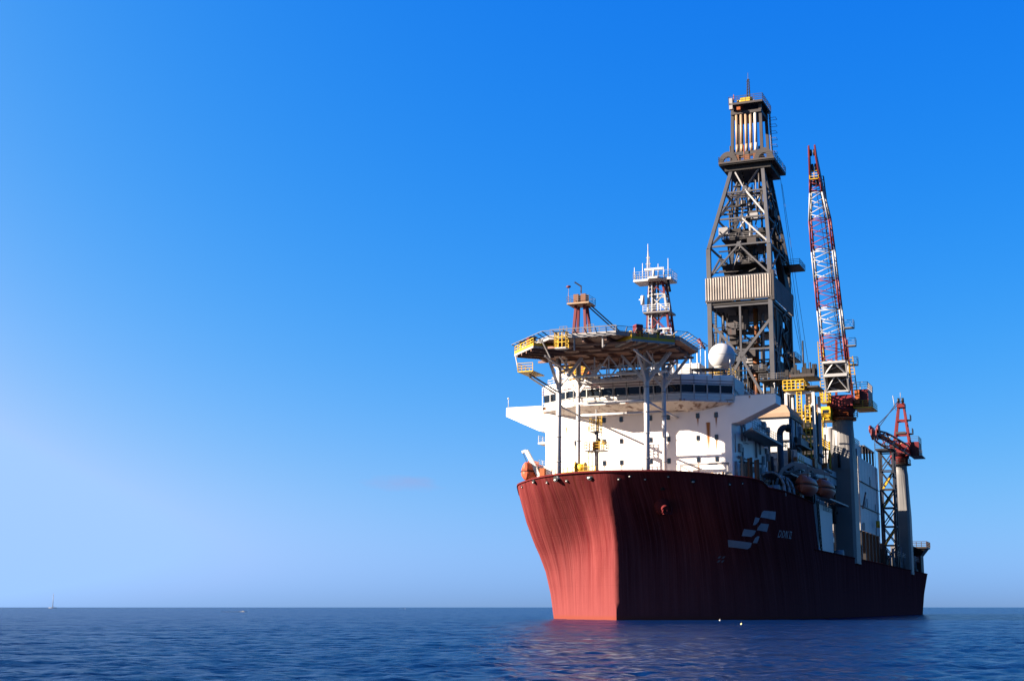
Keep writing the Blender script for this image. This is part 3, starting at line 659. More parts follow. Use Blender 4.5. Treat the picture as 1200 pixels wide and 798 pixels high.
m = MB(); m.rail([(-11.4, -4.7, HZ), (-11.4, 4.7, HZ)], .9, .04, step=2.3, rows=2); hd.part('edge_rail', m, GREY)
def foam_box(c, label):
    t = Thing('foam_cabinet', label, 'fire box', c, 'red fire boxes at the landing deck')
    u, p, z = c; d = .72
    m = MB(); m.loft([[(u - d, p, z), (u, p + d, z), (u + d, p, z), (u, p - d, z)], [(u - d, p, z + 1.35), (u, p + d, z + 1.35), (u + d, p, z + 1.35), (u, p - d, z + 1.35)]]); t.part('cabinet', m, RED)
    m = MB(); e = .8; m.loft([[(u - e, p, z + 1.35), (u, p + e, z + 1.35), (u + e, p, z + 1.35), (u, p - e, z + 1.35)], [(u - e * .8, p, z + 1.6), (u, p + e * .8, z + 1.6), (u + e * .8, p, z + 1.6), (u, p - e * .8, z + 1.6)]]); t.part('lid', m, RED)
foam_box((-7.9, -8.9, 37.2), 'red fire box on the starboard platform of the landing deck, at the far left')
foam_box((-8.9, 7.0, 37.6), 'red fire box on the yellow railed platform in front of the mast')
def monitor(c, label):
    t = Thing('fire_monitor', label, 'water cannon', c, 'fire monitors at the landing deck'); u, p, z = c
    m = MB(); m.tube((u, p, z), (u, p, z + 1.1), .16, 8); t.part('riser', m, YELLOW)
    m = MB(); m.ball((u, p, z + 1.3), .34, 8, 6); m.tube((u - .1, p, z + 1.3), (u + .9, p + .2, z + 1.75), .15, 8, .2); t.part('nozzle', m, DARK)
monitor((-6.6, -11.0, 37.0), 'dark fire monitor at the outer corner of the far left platform')
monitor((-7.2, 9.3, 37.0), 'dark fire monitor on the platform right of the red fire box')

# ================================================================== THINGS ON THE FORWARD DECK AND WHEELHOUSE ROOF
t = Thing('lookout_tower', 'slim grey post with yellow railed landings in front of the white wall', 'tower', (7, -4.5, 17.75))
m = MB(); m.tube((7, -4.5, 21), (7, -4.5, 27.2), .32, 10); m.tube((7, -4.5, 27), (7, -4.5, 30.4), .1, 6); t.part('post', m, LGREY)
for a in ((-.9, -1.1), (.9, -1.1), (0, 1.1)): m = MB(); m.beam((7, -4.5, 22.2), (7 + a[0], -4.5 + a[1], 17.75), .25); t.part('leg', m, GREY)
m = MB(); m.box((6, -6.0, 24.15), (8, -3.0, 24.3)); p_ = t.part('landing', m, GREY); m = MB(); m.rail([(6, -6, 24.3), (6, -3, 24.3), (8, -3, 24.3), (8, -6, 24.3)], 1.2, .05, True, .8); t.part('landing_rail', m, YELLOW, p_)
m = MB(); m.box((6.3, -5.3, 26.95), (7.8, -3.9, 27.05)); p_ = t.part('landing', m, GREY); m = MB(); m.rail([(6.3, -5.3, 27.05), (6.3, -3.9, 27.05), (7.8, -3.9, 27.05), (7.8, -5.3, 27.05)], 1.9, .05, True, .7, 4); t.part('landing_rail', m, YELLOW, p_)
m = MB(); m.ladder((7.1, -4.0, 24.3), (7.1, -4.0, 29.6), .6, r=.06); t.part('ladder', m, YELLOW)
m = MB(); m.ladder((6.2, -5.2, 18.3), (6.2, -5.2, 24.2), .6, r=.06); t.part('ladder', m, YELLOW)
m = MB(); m.ball((6.4, -4.0, 25.7), .36, 10, 8); t.part('horn', m, BLACK)
m = MB(); m.box((6.4, -4.9, 24.3), (7.4, -4.1, 25.5)); t.part('control_box', m, ORANGE)
t = Thing('mooring_winch', 'yellow mooring winch drum on a white stand left of the slim tower', 'winch', (4.8, -6.1, 17.75))
m = MB(); m.tube((4.8, -6.75, 21.6), (4.8, -5.5, 21.6), .62, 14); t.part('drum', m, YELLOW)
for p in (-6.85, -5.45): m = MB(); m.tube((4.8, p - .06, 21.6), (4.8, p + .06, 21.6), .85, 14); t.part('flange', m, YELLOW)
m = MB(); m.box((4.2, -6.9, 17.75), (5.5, -5.3, 20.8)); t.part('stand', m, WHITE)
t = Thing('yellow_railing', 'yellow railing behind the bow edge between the two left grey columns and the tower', 'railing', (4, -9, 17.75))
m = MB(); m.rail([(3.2, -9.5, 17.75), (1.5, -7.0, 17.75), (.6, -5.2, 17.75), (.4, -2.4, 17.75)], 3.6, .06, rows=6, step=.9); t.part('rails', m, YELLOW)
t = Thing('deck_ventilator', 'small dark mushroom ventilator at the foot of the right thick grey column', 'ventilator', (1, 7.2, 17.75))
m = MB(); m.tube((1, 7.2, 17.75), (1, 7.2, 20.2), .3, 10); t.part('pipe', m, DARK)
m = MB(); m.lathe((1, 7.2, 20.0), [(.62, 0), (.66, .2), (.4, .5), (.05, .6)], 14); t.part('cap', m, DARK)

def lifeboat(c, label, L=8.0, axis=0., grp='orange lifeboats', s=1.):
    t = Thing('lifeboat', label, 'lifeboat', c, grp); u, p, z = c
    rings = []
    for k in range(13):
        x = -1 + 2 * k / 12; w = max(.04, (1 - abs(x) ** 2.6)) ** .6
        rings.append((x, w))
    def ring(x, w, prof): return [(u + x * L / 2, p + a * w * 1.6 * s, z + b * s * (1 if b > 0 else .75 + .25 * w)) for a, b in prof]
    low = [(-1, .08), (-.98, -.5), (-.7, -1.1), (-.2, -1.5), (.2, -1.5), (.7, -1.1), (.98, -.5), (1, .08)]
    up = [(1, .02), (.96, .5), (.78, 1.0), (.4, 1.35), (-.4, 1.35), (-.78, 1.0), (-.96, .5), (-1, .02)]
    m = MB(); m.loft([ring(x, w, low) for x, w in rings], smooth=True); t.part('hull', m, BOAT)
    m = MB(); m.loft([ring(x, w * .97, up) for x, w in rings], smooth=True); t.part('canopy', m, BOAT)
    m = MB(); pts = [(u + x * L / 2, p + w * 1.62 * s, z + .04) for x, w in rings] + [(u + x * L / 2, p - w * 1.62 * s, z + .04) for x, w in rings[::-1]]; m.path(pts, .09, 5, True); t.part('fender', m, BLACK)
    m = MB(); m.loft([[(u + a, p + b, z + h * s) for a, b in ((-1.2, -.6), (-1.0, .6), (.6, .6), (.6, -.6))] for h in (1.2, 1.75)]); cn = t.part('conning_box', m, BOAT)
    m = MB(); m.box((u - 1.24, p - .35, z + 1.45 * s), (u - 1.1, p + .35, z + 1.65 * s)); t.part('window', m, GLASS, cn)
    return t
lifeboat((31, 21.4, 20.4), 'orange lifeboat nearest the bow of the two slung on the shaded port side', 8)
lifeboat((44, 21.9, 20.9), 'orange lifeboat behind the first one on the shaded port side', 8)
lifeboat((14.5, -17.3, 22.1), 'orange lifeboat with a white davit at the left edge of the bow', 7, s=1.0)
def davit(c, label, sg, up):
    t = Thing('davit', label, 'davit', c, 'davit frames of the lifeboats'); u, p, z = c
    for du in (0, 5.2):
        m = MB(); pts = [(u + du, p - sg * 3.2, z), (u + du, p - sg * 3.0, z + up * .45), (u + du, p - sg * 2.0, z + up * .85), (u + du, p - sg * .4, z + up), (u + du, p + sg * 1.8, z + up * .93)]
        for a, b in zip(pts, pts[1:]): m.beam(a, b, .42, .55)
        t.part('arm', m, LGREY)
        m = MB(); m.beam(pts[-1], (pts[-1][0], pts[-1][1], z + up * .6), .06); t.part('fall', m, ROPE)
    m = MB(); m.beam((u, p - sg * 2.0, z + up * .85), (u + 5.2, p - sg * 2.0, z + up * .85), .3); t.part('cross_bar', m, LGREY)
    return t
davit((28.4, 20.3, 18.0), 'pale curved davit frame over the nearer port lifeboat', 1, 5.6)
davit((41.4, 20.6, 17.0), 'pale curved davit frame over the farther port lifeboat', 1, 7.0)
t = Thing('boat_crane', 'white slanting davit arm beside the lifeboat at the left edge of the bow', 'davit', (12, -14.6, 17.75), 'davit frames of the lifeboats')
m = MB(); m.beam((12, -14.9, 20.3), (12, -17.6, 25.3), .5, .6); m.beam((12, -17.6, 25.3), (12, -18.3, 25.1), .4); t.part('arm', m, WHITE)
m = MB(); m.beam((12, -18.2, 25.1), (12.5, -17.6, 23.4), .07); t.part('fall', m, ROPE)
m = MB(); m.box((11.4, -15.2, 17.75), (12.6, -14.4, 22.5)); t.part('base', m, ORANGE)
t = Thing('deck_arch', 'pale ribbed tarpaulin arch on the port deck in front of the lifeboats', 'shelter', (23, 18.6, 17.75))
rings = [[(u, 16.0 + 4.4 * (1 - math.cos(a)) / 2, 18.0 + 3.6 * math.sin(a) ** .7) for a in [math.pi * k / 10 for k in range(11)]] for u in (19.5, 23, 26.5)]
m = MB(); m.loft([r[3:8] + [(q[0], q[1], q[2] - .1) for q in r[7:2:-1]] for r in rings]); t.part('cover', m, LGREY)
for k in range(5): m = MB(); u = 19.6 + 1.6 * k; m.tube((u, 16.6, 18.9), (u, 19.6, 18.9), .8 - .1 * (k % 2), 12); t.part('hose_reel', m, (HOUSE, DARK, GREY)[k % 3])
for r in rings: m = MB(); m.path(r, .2, 6); t.part('rib', m, LGREY)
for k in range(14): m = MB(); u = rnd.uniform(19, 27.5); p = rnd.uniform(17, 20); m.beam((u, p, 18), (u + rnd.uniform(-1.5, 1.5), p + rnd.uniform(-.8, .8), rnd.uniform(19.4, 21.3)), .16); t.part('hose', m, rnd.choice((LGREY, DARK, HOUSE)))

# radar mast: red and white legs, white top platform, aerials
t = Thing('radar_mast', 'red and white lattice mast with a white railed platform on top', 'mast', (16.5, 2.6, 34.6))
def lat(u0, u1, p0, p1, z): return [(u0, p0, z), (u0, p1, z), (u1, p1, z), (u1, p0, z)]
lv = [(15.4, 18.4, .75, 4.7, 38.5), (15.4, 18.2, .85, 4.35, 42.6), (15.5, 18.0, 1.0, 4.0, 46.3), (15.6, 17.8, 1.15, 3.65, 49.0), (15.6, 17.6, 1.3, 3.35, 51.0)]
lv = [(15.3, 18.6, .7, 5.0, 34.6)] + lv
Ls = [lat(*q) for q in lv]
for k in range(len(Ls) - 1):
    mt = (WHITE, RED, WHITE, RED, WHITE)[4 - k] if k else WHITE
    mt = (WHITE, RED, RED, CRWHITE, RED)[k]
    for i in range(4):
        m = MB(); m.beam(Ls[k][i], Ls[k + 1][i], .3); t.part('leg', m, mt)
        a, b, c, d = Ls[k][i], Ls[k][(i + 1) % 4], Ls[k + 1][i], Ls[k + 1][(i + 1) % 4]
        m = MB(); m.beam(a, d, .14); t.part('brace', m, mt)
        if i in (0, 1): m = MB(); m.beam(b, c, .14); t.part('brace', m, mt)
        m = MB(); m.beam(c, d, .2); t.part('girt', m, mt)
m = MB(); m.tube((16.2, 1.9, 38), (16.0, 1.9, 51), .3, 8); m.tube((16.8, 2.3, 38), (16.8, 2.3, 51), .16, 6); t.part('cable_trunk', m, LGREY)
m = MB(); m.box((14.6, -1.0, 51.0), (18.0, 5.0, 51.35)); top = t.part('top_platform', m, WHITE)
m = MB(); m.rail([(14.6, -1, 51.35), (14.6, 5, 51.35), (18, 5, 51.35), (18, -1, 51.35)], 1.15, .032, True, 1.0); t.part('platform_rail', m, LGREY, top)
m = MB(); m.prism([(14.6, 1.3), (13.4, 1.8), (13.4, 3.2), (14.6, 3.7)], 51.05, 51.3); t.part('front_step', m, WHITE, top)
m = MB(); m.box((14.9, .4, 46.0), (18.4, 4.6, 46.25)); p_ = t.part('mid_platform', m, GREY); m = MB(); m.rail([(14.9, .4, 46.25), (14.9, 4.6, 46.25)], 1.0, .045); t.part('platform_rail', m, WHITE, p_)
m = MB(); m.box((14.4, -.2, 42.1), (18.6, 5.0, 42.4)); p_ = t.part('low_platform', m, WHITE); m = MB(); m.rail([(14.4, -.2, 42.4), (14.4, 5.0, 42.4)], .9, .045); t.part('platform_rail', m, WHITE, p_)
for a, b in (((16, 1.0), 57.2), ((16, .1), 54.2), ((15, -.9), 53.4), ((16, 2.6), 53.9), ((16, 4.2), 54.6), ((15.5, 3.6), 53.2)):
    m = MB(); m.tube((*a, 51.3), (*a, b), .09 if b < 56 else .14, 6, .05); t.part('aerial', m, WHITE)
m = MB()
for z in (53, 54, 55): m.beam((16, .5 + .1 * (z - 53), z), (16, 1.5 - .1 * (z - 53), z), .12)
m.beam((16, .55, 51.3), (16, 1.0, 56.4), .08); m.beam((16, 1.45, 51.3), (16, 1.0, 56.4), .08); t.part('aerial_frame', m, LGREY)
m = MB(); m.box((13.6, 1.1, 52.4), (13.9, 4.0, 52.7)); m.tube((13.75, 2.5, 51.3), (13.75, 2.5, 52.4), .2, 8); t.part('radar_scanner', m, WHITE)
m = MB(); m.tube((15, .35, 47.4), (15, .35, 48.8), .3, 10); m.tube((14.9, -.2, 48.2), (15, .35, 48.2), .1); t.part('lamp_drum', m, WHITE)
m = MB(); m.tube((15.0, 4.4, 50.9), (15.0, 4.7, 49.1), .2, 8); t.part('loud_hailer', m, DARK)
m = MB(); m.tube((14.6, .2, 42.4), (14.6, .2, 43.5), .28, 8); m.box((14.3, -.5, 43.3), (14.9, .6, 43.6)); t.part('radar_scanner', m, WHITE)
m = MB(); m.tube((14.6, 3.8, 42.4), (14.6, 3.8, 43.2), .22, 8); m.box((14.4, 3.1, 43.2), (14.8, 4.6, 43.45)); t.part('radar_scanner', m, WHITE)
m = MB(); m.ladder((15.2, 1.1, 34.6), (15.4, 1.5, 51), .5, r=.05); t.part('ladder', m, WHITE)

# the short red crane tower behind the landing deck
t = Thing('deck_crane', 'short red four legged crane tower with cables behind the landing deck, left of the mast', 'crane', (15, -9.6, 34.6))
b4 = [(13.4, -11.0), (13.4, -8.2), (16.8, -8.0), (16.8, -11.2)]; t4 = [(14.4, -10.3), (14.4, -8.9), (15.6, -8.9), (15.6, -10.3)]
for (a, b) in zip(b4, t4): m = MB(); m.beam((*a, 37), (*b, 48.0), .4); t.part('leg', m, RED)
m = MB(); m.tube((15, -9.6, 34.6), (15, -9.6, 38.5), 1.5, 14); t.part('pedestal', m, RED)
m = MB(); m.box((13.2, -11.2, 36.9), (17, -7.8, 40)); t.part('machinery_house', m, ORANGE)
for z, e in ((43.4, .5), (40.2, .5)):
    k = (z - 37) / 11; q = [tuple(np.array(a) * (1 - k) + np.array(b) * k) for a, b in zip(b4, t4)]
    for i in range(4): m = MB(); m.beam((*q[i], z), (*q[(i + 1) % 4], z), .35); t.part('girt', m, RED)
m = MB(); m.box((13.2, -11.4, 48.0), (16.4, -7.8, 48.25)); hp = t.part('head_platform', m, BEIGE); m = MB(); m.rail([(13.2, -11.4, 48.25), (13.2, -7.8, 48.25), (16.4, -7.8, 48.25), (16.4, -11.4, 48.25)], 1.0, .03, True); t.part('platform_rail', m, GREY, hp)
for p in (-10.2, -9.0): m = MB(); m.box((14, p - .4, 48.25), (15.6, p + .4, 49.7)); t.part('sheave_block', m, BROWN)
m = MB(); m.beam((14.8, -9.6, 50), (14.8, -9.6, 51.2), .16); m.beam((14.8, -9.6, 51.1), (14.6, -10.6, 51.8), .2); t.part('jib_stub', m, DARK)
for p in (-11.9, -7.5):
    m = MB(); m.box((13, p - .6, 43.2), (14.4, p + .6, 43.3)); m.rail([(13, p - .6, 43.3), (13, p + .6, 43.3)], 1.2, .05, step=.6); t.part('side_landing', m, GREY)
for dp in (0, .55): m = MB(); m.beam((15.4, -8.7 + dp, 48.0), (27, -2.6 + dp, 41.0), .15); t.part('luffing_wire', m, ROPE)
m = MB(); m.tube((14, -11.4, 48.3), (14, -11.4, 50), .05, 5); m.ball((14, -11.4, 51), .26, 8, 6, (1, 1.6, .8)); m.tube((14, -11.4, 50), (14, -11.4, 51), .03, 5); t.part('windsock', m, RED)

t = Thing('ladder_frame', 'yellow ladder frame on the wheelhouse roof under the left of the landing deck', 'ladder', (11, -9.5, 34.6))
for p in (-10.9, -9.4, -8.0): m = MB(); m.ladder((10.4, p, 34.6), (10.4, p, 38.0), .9, r=.11); t.part('ladder', m, YELLOW)
m = MB(); m.rail([(10.3, -11.6, 36.3), (10.3, -7.4, 36.3)], 1.2, .08, step=.8); t.part('handrail', m, YELLOW)
m = MB(); m.box((10.6, -11.4, 36.1), (12.5, -7.5, 36.25)); t.part('landing', m, YELLOW)
# radome
t = Thing('radome', 'big white satellite dome on the wheelhouse roof, left of the derrick foot', 'satellite dome', (18, 11.8, 34.6))
m = MB(); m.ball((18, 11.8, 39.1), 2.02, 40, 26); t.part('dome', m, mat('dome_white', (0.3089, 0.3089, 0.3089), .35, dirt=.04))
m = MB(); m.lathe((18, 11.8, 36.9), [(1.0, 0), (1.05, .45), (1.2, .5), (1.2, .62)], 20); t.part('collar', m, WHITE)
m = MB(); m.path([(18 + 2.03 * math.cos(a), 11.8 + 2.03 * math.sin(a), 39.15) for a in [2 * math.pi * k / 32 for k in range(32)]], .022, 4, True); t.part('seam', m, LGREY)
m = MB(); m.tube((18, 11.8, 34.6), (18, 11.8, 36.9), .7, 12); t.part('pedestal', m, DARK)
for q in ((16.6, 10.6), (16.6, 13.0), (19.4, 10.6), (19.4, 13)): m = MB(); m.beam((*q, 34.6), (q[0] * .6 + 7.2, q[1] * .6 + 4.72, 37), .16); t.part('strut', m, BROWN)
m = MB(); m.rail([(15.6, 9.8, 35.6), (15.6, 14.0, 35.6), (20, 14.0, 35.6)], 1.1, .05); t.part('foot_rail', m, YELLOW)
t = Thing('wind_cone', 'small red wind cone on a thin pole right of the landing deck', 'windsock', (10, 10.6, 34.6))
m = MB(); m.tube((10, 10.6, 34.6), (10, 10.6, 40.2), .05, 6); t.part('pole', m, WHITE)
m = MB(); m.tube((10, 10.3, 40.4), (10, 11.3, 38.9), .3, 10, .14); t.part('cone', m, RED)

# ================================================================== DERRICK
D = Thing('drilling_derrick', 'tall grey steel drilling derrick with a pale corrugated wind wall at mid height', 'derrick', (91, 0, 12))
LEV = [34, 42.5, 52, 61.0, 67.0, 73.5, 79.6, 85.7, 91.8]
def hw(z):                                                        # half widths along u and p
    k = max(0, (z - 73.0) / 18.8); return 9.4 * (1 - k) + 3.3 * k, 6.15 * (1 - k) + 3.15 * k
def cor(z): a, b = hw(z); c = .9 * max(0, (z - 73) / 18.8); return [(91 - a, c - b, z), (91 - a, c + b, z), (91 + a, c + b, z), (91 + a, c - b, z)]
CR = [cor(z) for z in LEV]
for i in range(4):
    m = MB(); a, b, c = CR[0][i], cor(73.0)[i], CR[-1][i]; m.beam(a, b, .85); m.beam(b, c, .7); D.part('leg', m, TOWER)
def gus(q, fr, s=.9): m = MB(); (m.slab_u if fr else m.slab_p)([(q[1 if fr else 0] - s, q[2] - s * .7), (q[1 if fr else 0] - s * .5, q[2] + s), (q[1 if fr else 0] + s * .5, q[2] + s), (q[1 if fr else 0] + s, q[2] - s * .7)], (q[0] if fr else q[1]) - .22, (q[0] if fr else q[1]) + .22); D.part('gusset', m, TOWER)
def mem(a, b, w, name='brace', m_=None): m = MB(); m.beam(a, b, w); D.part(name, m, m_ or TOWER)
for i in range(4):
    j = (i + 1) % 4; fr = i in (0, 2)
    def at(z, s): a, b = cor(z)[i], cor(z)[j]; return tuple(Vector(a).lerp(Vector(b), s))
    for z in LEV[2:]: mem(at(z, 0), at(z, 1), .34, 'girt')
    n1 = 1 if fr else 2
    for k in range(n1):                                           # the big star below the wind wall
        s0, s1 = k / n1, (k + 1) / n1; c = at(50.5, (s0 + s1) / 2)
        for z, s in ((43.0, s0 + .18 / n1), (43.0, s1 - .18 / n1), (58, s0), (58, s1)): mem(c, at(z, s), .5)
        gus(c, fr, 1.15); mem(c, at(60.8, (s0 + s1) / 2), .4)
    for z0, z1 in ((67, 73.5), (73.5, 79.6)):
        mid = at(z1, .5); mem(at(z0, 0), mid, .33); mem(at(z0, 1), mid, .33); gus(mid, fr, .6)
    c = at(86.2, .5); gus(c, fr, .7)
    for z, s in ((80.0, 0.02), (80.0, .98), (91.4, .05), (91.4, .95)): mem(c, at(z, s), .34)
# wind wall: corrugated sheet on each face, just outside the legs
def corrug(a, b, z0, z1, n, amp):
    m = MB(); a, b = Vector(a), Vector(b); d = (b - a) / n; nr = Vector((-(b - a).y, (b - a).x, 0)).normalized(); lo, hi = [], []
    for k in range(n):
        for s, o in ((0, 0), (.3, 0), (.5, 1), (.8, 1)):
            q = a + d * (k + s) + nr * amp * o; lo.append((q.x, q.y, z0)); hi.append((q.x, q.y, z1))
    lo.append((b.x, b.y, z0)); hi.append((b.x, b.y, z1))
    lo2 = [(x - nr.x * .12, y - nr.y * .12, z) for x, y, z in lo[::-1]]; hi2 = [(x - nr.x * .12, y - nr.y * .12, z) for x, y, z in hi[::-1]]
    return m.loft([lo + lo2, hi + hi2])
for k in range(5):
    p0, p1 = -6.8 + 13.2 * k / 5, -6.8 + 13.2 * (k + 1) / 5
    D.part('wind_panel', corrug((80.9, p0, 0), (80.9, p1 - .01, 0), 62.3, 66.85, 5, -.18), CLAD)
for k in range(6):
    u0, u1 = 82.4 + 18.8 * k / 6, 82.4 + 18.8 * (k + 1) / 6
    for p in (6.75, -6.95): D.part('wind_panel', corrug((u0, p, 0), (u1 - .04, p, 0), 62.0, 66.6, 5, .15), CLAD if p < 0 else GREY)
m = MB(); m.box((80.95, -6.9, 61.95), (81.3, 6.7, 62.3)); D.part('wall_rail', m, STEEL)
m = MB(); m.box((81, 6.2, 61.6), (82.3, 7.0, 67.6)); D.part('corner_post', m, STEEL)
rnd = random.Random(11)
def deck_at(z, u0, u1, p0, p1, name='working_platform', rl=True, th=.25, mt=None):
    m = MB(); m.box((u0, p0, z), (u1, p1, z + th)); o = D.part(name, m, mt or DARK)
    if rl: m = MB(); m.rail([(u0, p0, z + th), (u0, p1, z + th), (u1, p1, z + th), (u1, p0, z + th)], 1.1, .05, True, 1.5); D.part('platform_rail', m, GREY, o)
    return o
deck_at(61.3, 81.3, 100.5, -6.7, 6.65, rl=False, th=.6)
deck_at(56.2, 82.5, 88, -4, .4); deck_at(51.0, 81, 88, -4.2, -1.2); deck_at(53.5, 84, 90, -1.5, 2.5); deck_at(45.2, 79.5, 86, 3.8, 9.0); deck_at(47.4, 82, 90, 1.8, 4.8)
deck_at(75.2, 84, 97, -4.0, 3.4, 'finger_board'); deck_at(70.0, 84, 97, -4.4, 4.4, 'finger_board')
deck_at(71.5, 95, 101, 6.0, 9.6); deck_at(52.2, 96, 102, 5.5, 8)
m = MB()
for k in range(9): m.beam((84 + k * .9, -3.6, 75.6), (84 + k * .9, 3.2, 75.6), .16)
D.part('finger_bars', m, DARK)
# what hangs and runs inside the tower
m = MB(); m.tube((86, 2.1, 38), (86, 2.1, 61), .5, 10); m.tube((85.4, 2.1, 39), (85.4, 2.1, 52), .62, 10); D.part('riser_pipe', m, BROWN)
m = MB(); m.tube((86.5, .6, 38), (86.5, .6, 49), .7, 10); D.part('riser_pipe', m, DARK)
m = MB(); m.tube((91, .5, 61), (91, .5, 88), .42, 8); D.part('guide_tube', m, GREY)
m = MB(); m.tube((87, 3.3, 38), (87, 3.3, 60), .28, 8); D.part('guide_tube', m, LGREY)
m = MB(); m.tube((90, -2.3, 38), (90, -2.3, 72), .5, 8); D.part('guide_tube', m, DARK)
m = MB(); m.box((86, -3.4, 54), (88.4, -1.6, 60)); m.box((85.6, -.8, 57), (87, .6, 61)); m.box((86.2, -2.9, 44), (88, -1.5, 51)); D.part('racking_arm', m, STEEL)
m = MB(); m.box((88, -1.4, 69), (92, 1.6, 73.6)); m.box((87.2, .2, 67.5), (88.6, 2.4, 72.4)); D.part('top_drive', m, DARK)
m = MB(); m.ladder((82.0, -5.2, 38), (82.0, -5.2, 61), .6, r=.06); D.part('ladder', m, GREY)
for u, z0, z1 in ((99, 38, 61), (97, 67, 89)): m = MB(); m.ladder((u, 6.6 if z0 < 50 else 5.2, z0), (u - (0 if z0 < 50 else 2), 6.6 if z0 < 50 else 3.6, z1), .7, (1, 0, 0), .08); D.part('ladder', m, DARK)
for k in range(150):
    z = rnd.uniform(38, 59) if k < 96 else rnd.uniform(67, 88); a, b = hw(z); u = 91 + rnd.uniform(-.85, .9) * a; p = rnd.uniform(-.85, .85) * b
    m = MB(); kind = rnd.random()
    if kind < .4: m.tube((u, p, z), (u, p, min(z + rnd.uniform(3, 9), 60.5 if z < 61 else 89)), rnd.uniform(.08, .26), 6); D.part('pipe', m, rnd.choice((DARK, STEEL, GREY, DARK)))
    elif kind < .75: q = rnd.uniform(2, 5); m.beam((u, max(-b, p - q), z), (u, min(b, p + q), z), rnd.uniform(.14, .34)); D.part('cross_beam', m, rnd.choice((DARK, STEEL)))
    else: e = rnd.uniform(.4, 1.1); m.box((u - e, p - e, z), (u + e, p + e, z + e * 1.6)); m.beam((u, p, z - .2), (91 - a if rnd.random() < .5 else u, p, z - .2), .2); D.part('equipment_box', m, rnd.choice((DARK, STEEL, LGREY)))
# port face clutter: stair tower and pipes climbing the shaded side
for k in range(12):
    z = 38 + 2 * k; m = MB(); m.beam((90 if k % 2 else 96, 6.6, z), (96 if k % 2 else 90, 6.6, z + 2), .3); D.part('stair_flight', m, DARK)
for k in range(14):
    z = rnd.uniform(68, 87); a, b = hw(z); m = MB(); u = 91 + rnd.uniform(0, .8) * a; m.box((u - .6, b, z), (u + .8, b + rnd.uniform(.4, 1.3), z + rnd.uniform(.5, 1.6))); D.part('equipment_box', m, DARK)
for k in range(5):
    u = 94 + k * .8; m = MB(); a, b = hw(86); m.tube((u, 6.4, 67), (91 + (u - 91) * .5, b + .3, 88), .15, 6); D.part('pipe', m, DARK)
for k in range(5):
    for z in (39, 46.5, 54): m = MB(); u = 83.6 + 3.3 * k; h = 6.6 if (k + int(z)) % 3 else 4.2; m.box((u, 5.9, z), (u + 2.9, 6.12, z + h)); D.part('dark_panel', m, DARK)  # dark panels over the lower port face
m = MB(); m.loft([[(95, 5.2, 67), (99.6, 5.2, 67), (99.6, 6.6, 67), (95, 6.6, 67)], [(92, 2.6, 91), (94, 2.6, 91), (94, 3.9, 91), (92, 3.9, 91)]]); D.part('cable_duct', m, DARK)
for k in range(40):
    z = rnd.uniform(67.5, 90); a, b = hw(z); m = MB(); u = 91 + rnd.uniform(-.8, .8) * a; p = rnd.uniform(-.8, .8) * b; r = rnd.random()
    if r < .5: m.beam((u, p, z), (u + rnd.uniform(-3, 3) * a / 9, p + rnd.uniform(-3, 3) * b / 6, min(90.5, z + rnd.uniform(0, 5))), rnd.uniform(.12, .28))
    else: m.tube((u, p, z), (u, p, min(90.5, z + rnd.uniform(2, 7))), rnd.uniform(.08, .22), 6)
    D.part('inner_member', m, rnd.choice((DARK, STEEL, DARK)))
MB.dz, MB.dp = 1.5, .9
# crown: wide platform, sheaves, five pale compensator tubes, top frame and aerial mast
m = MB(); m.prism([(85.8, -5.6), (85.8, 6.0), (97.4, 6.0), (97.4, -5.6)], 90.3, 90.9); m.prism([(86.8, -4.6), (86.8, 5.0), (96.4, 5.0), (96.4, -4.6)], 89.2, 90.3); cp = D.part('crown_platform', m, DARK)
m = MB(); m.rail([(85.8, -5.6, 90.9), (85.8, 6, 90.9), (97.4, 6, 90.9), (97.4, -5.6, 90.9)], 1.2, .05, True); m.beam((85.7, -5.6, 90.75), (85.7, 6, 90.75), .2, .4); D.part('platform_rail', m, STEEL, cp)
q0 = [(87.8, -3.15), (87.8, 3.15), (94.2, 3.15), (94.2, -3.15)]; q1 = [(88.2, -2.9), (88.2, 2.9), (93.8, 2.9), (93.8, -2.9)]
for a, b in zip(q0, q1): m = MB(); m.beam((*a, 90.9), (*b, 103.6), .6); D.part('crown_leg', m, STEEL)
for k in range(5): m = MB(); p = -2.05 + .98 * k; m.tube((87.9, p, 93.4), (87.9, p, 95), .36, 10); m.tube((87.9, p, 95), (87.9, p, 101.6), .33, 10); D.part('compensator_tube', m, WHITE if k in (4,) else BEIGE)
m = MB(); m.box((87.5, -3.2, 101.6), (94, 3.2, 102.2)); D.part('cross_frame', m, STEEL); m = MB(); m.box((87.6, -2.8, 92.6), (88.6, 2.8, 93.4)); D.part('cross_frame', m, STEEL)
m = MB(); m.path([(87.4, -2.6, 92.0), (87.4, 2.6, 92.4)], .2); m.box((87, -2.6, 91), (88, -1.6, 92.6)); m.box((87, 1.4, 91), (88, 2.6, 92.6)); m.box((87, -.6, 91), (88, .6, 92.4)); D.part('manifold', m, BROWN)
for p in (-3.9, 3.6):
    m = MB(); prof = [(2.5 * math.cos(a), 2.5 * math.sin(a)) for a in [math.pi * k / 14 for k in range(15)]]
    rg = [[(90.2 + (0 if p < 0 else 0), p + x * (.75), 91.0 + z) for x, z in prof], ]
    m.loft([[(u, p + x * .8, 91 + z) for x, z in prof] + [(u, p + x * .45, 91 + z * .55) for x, z in prof[::-1]] for u in (86.9, 87.5)]); D.part('sheave_guard', m, STEEL)
m = MB(); m.box((86.9, -3.4, 103.6), (95.2, 3.7, 104.0)); tp = D.part('top_platform', m, DARK)
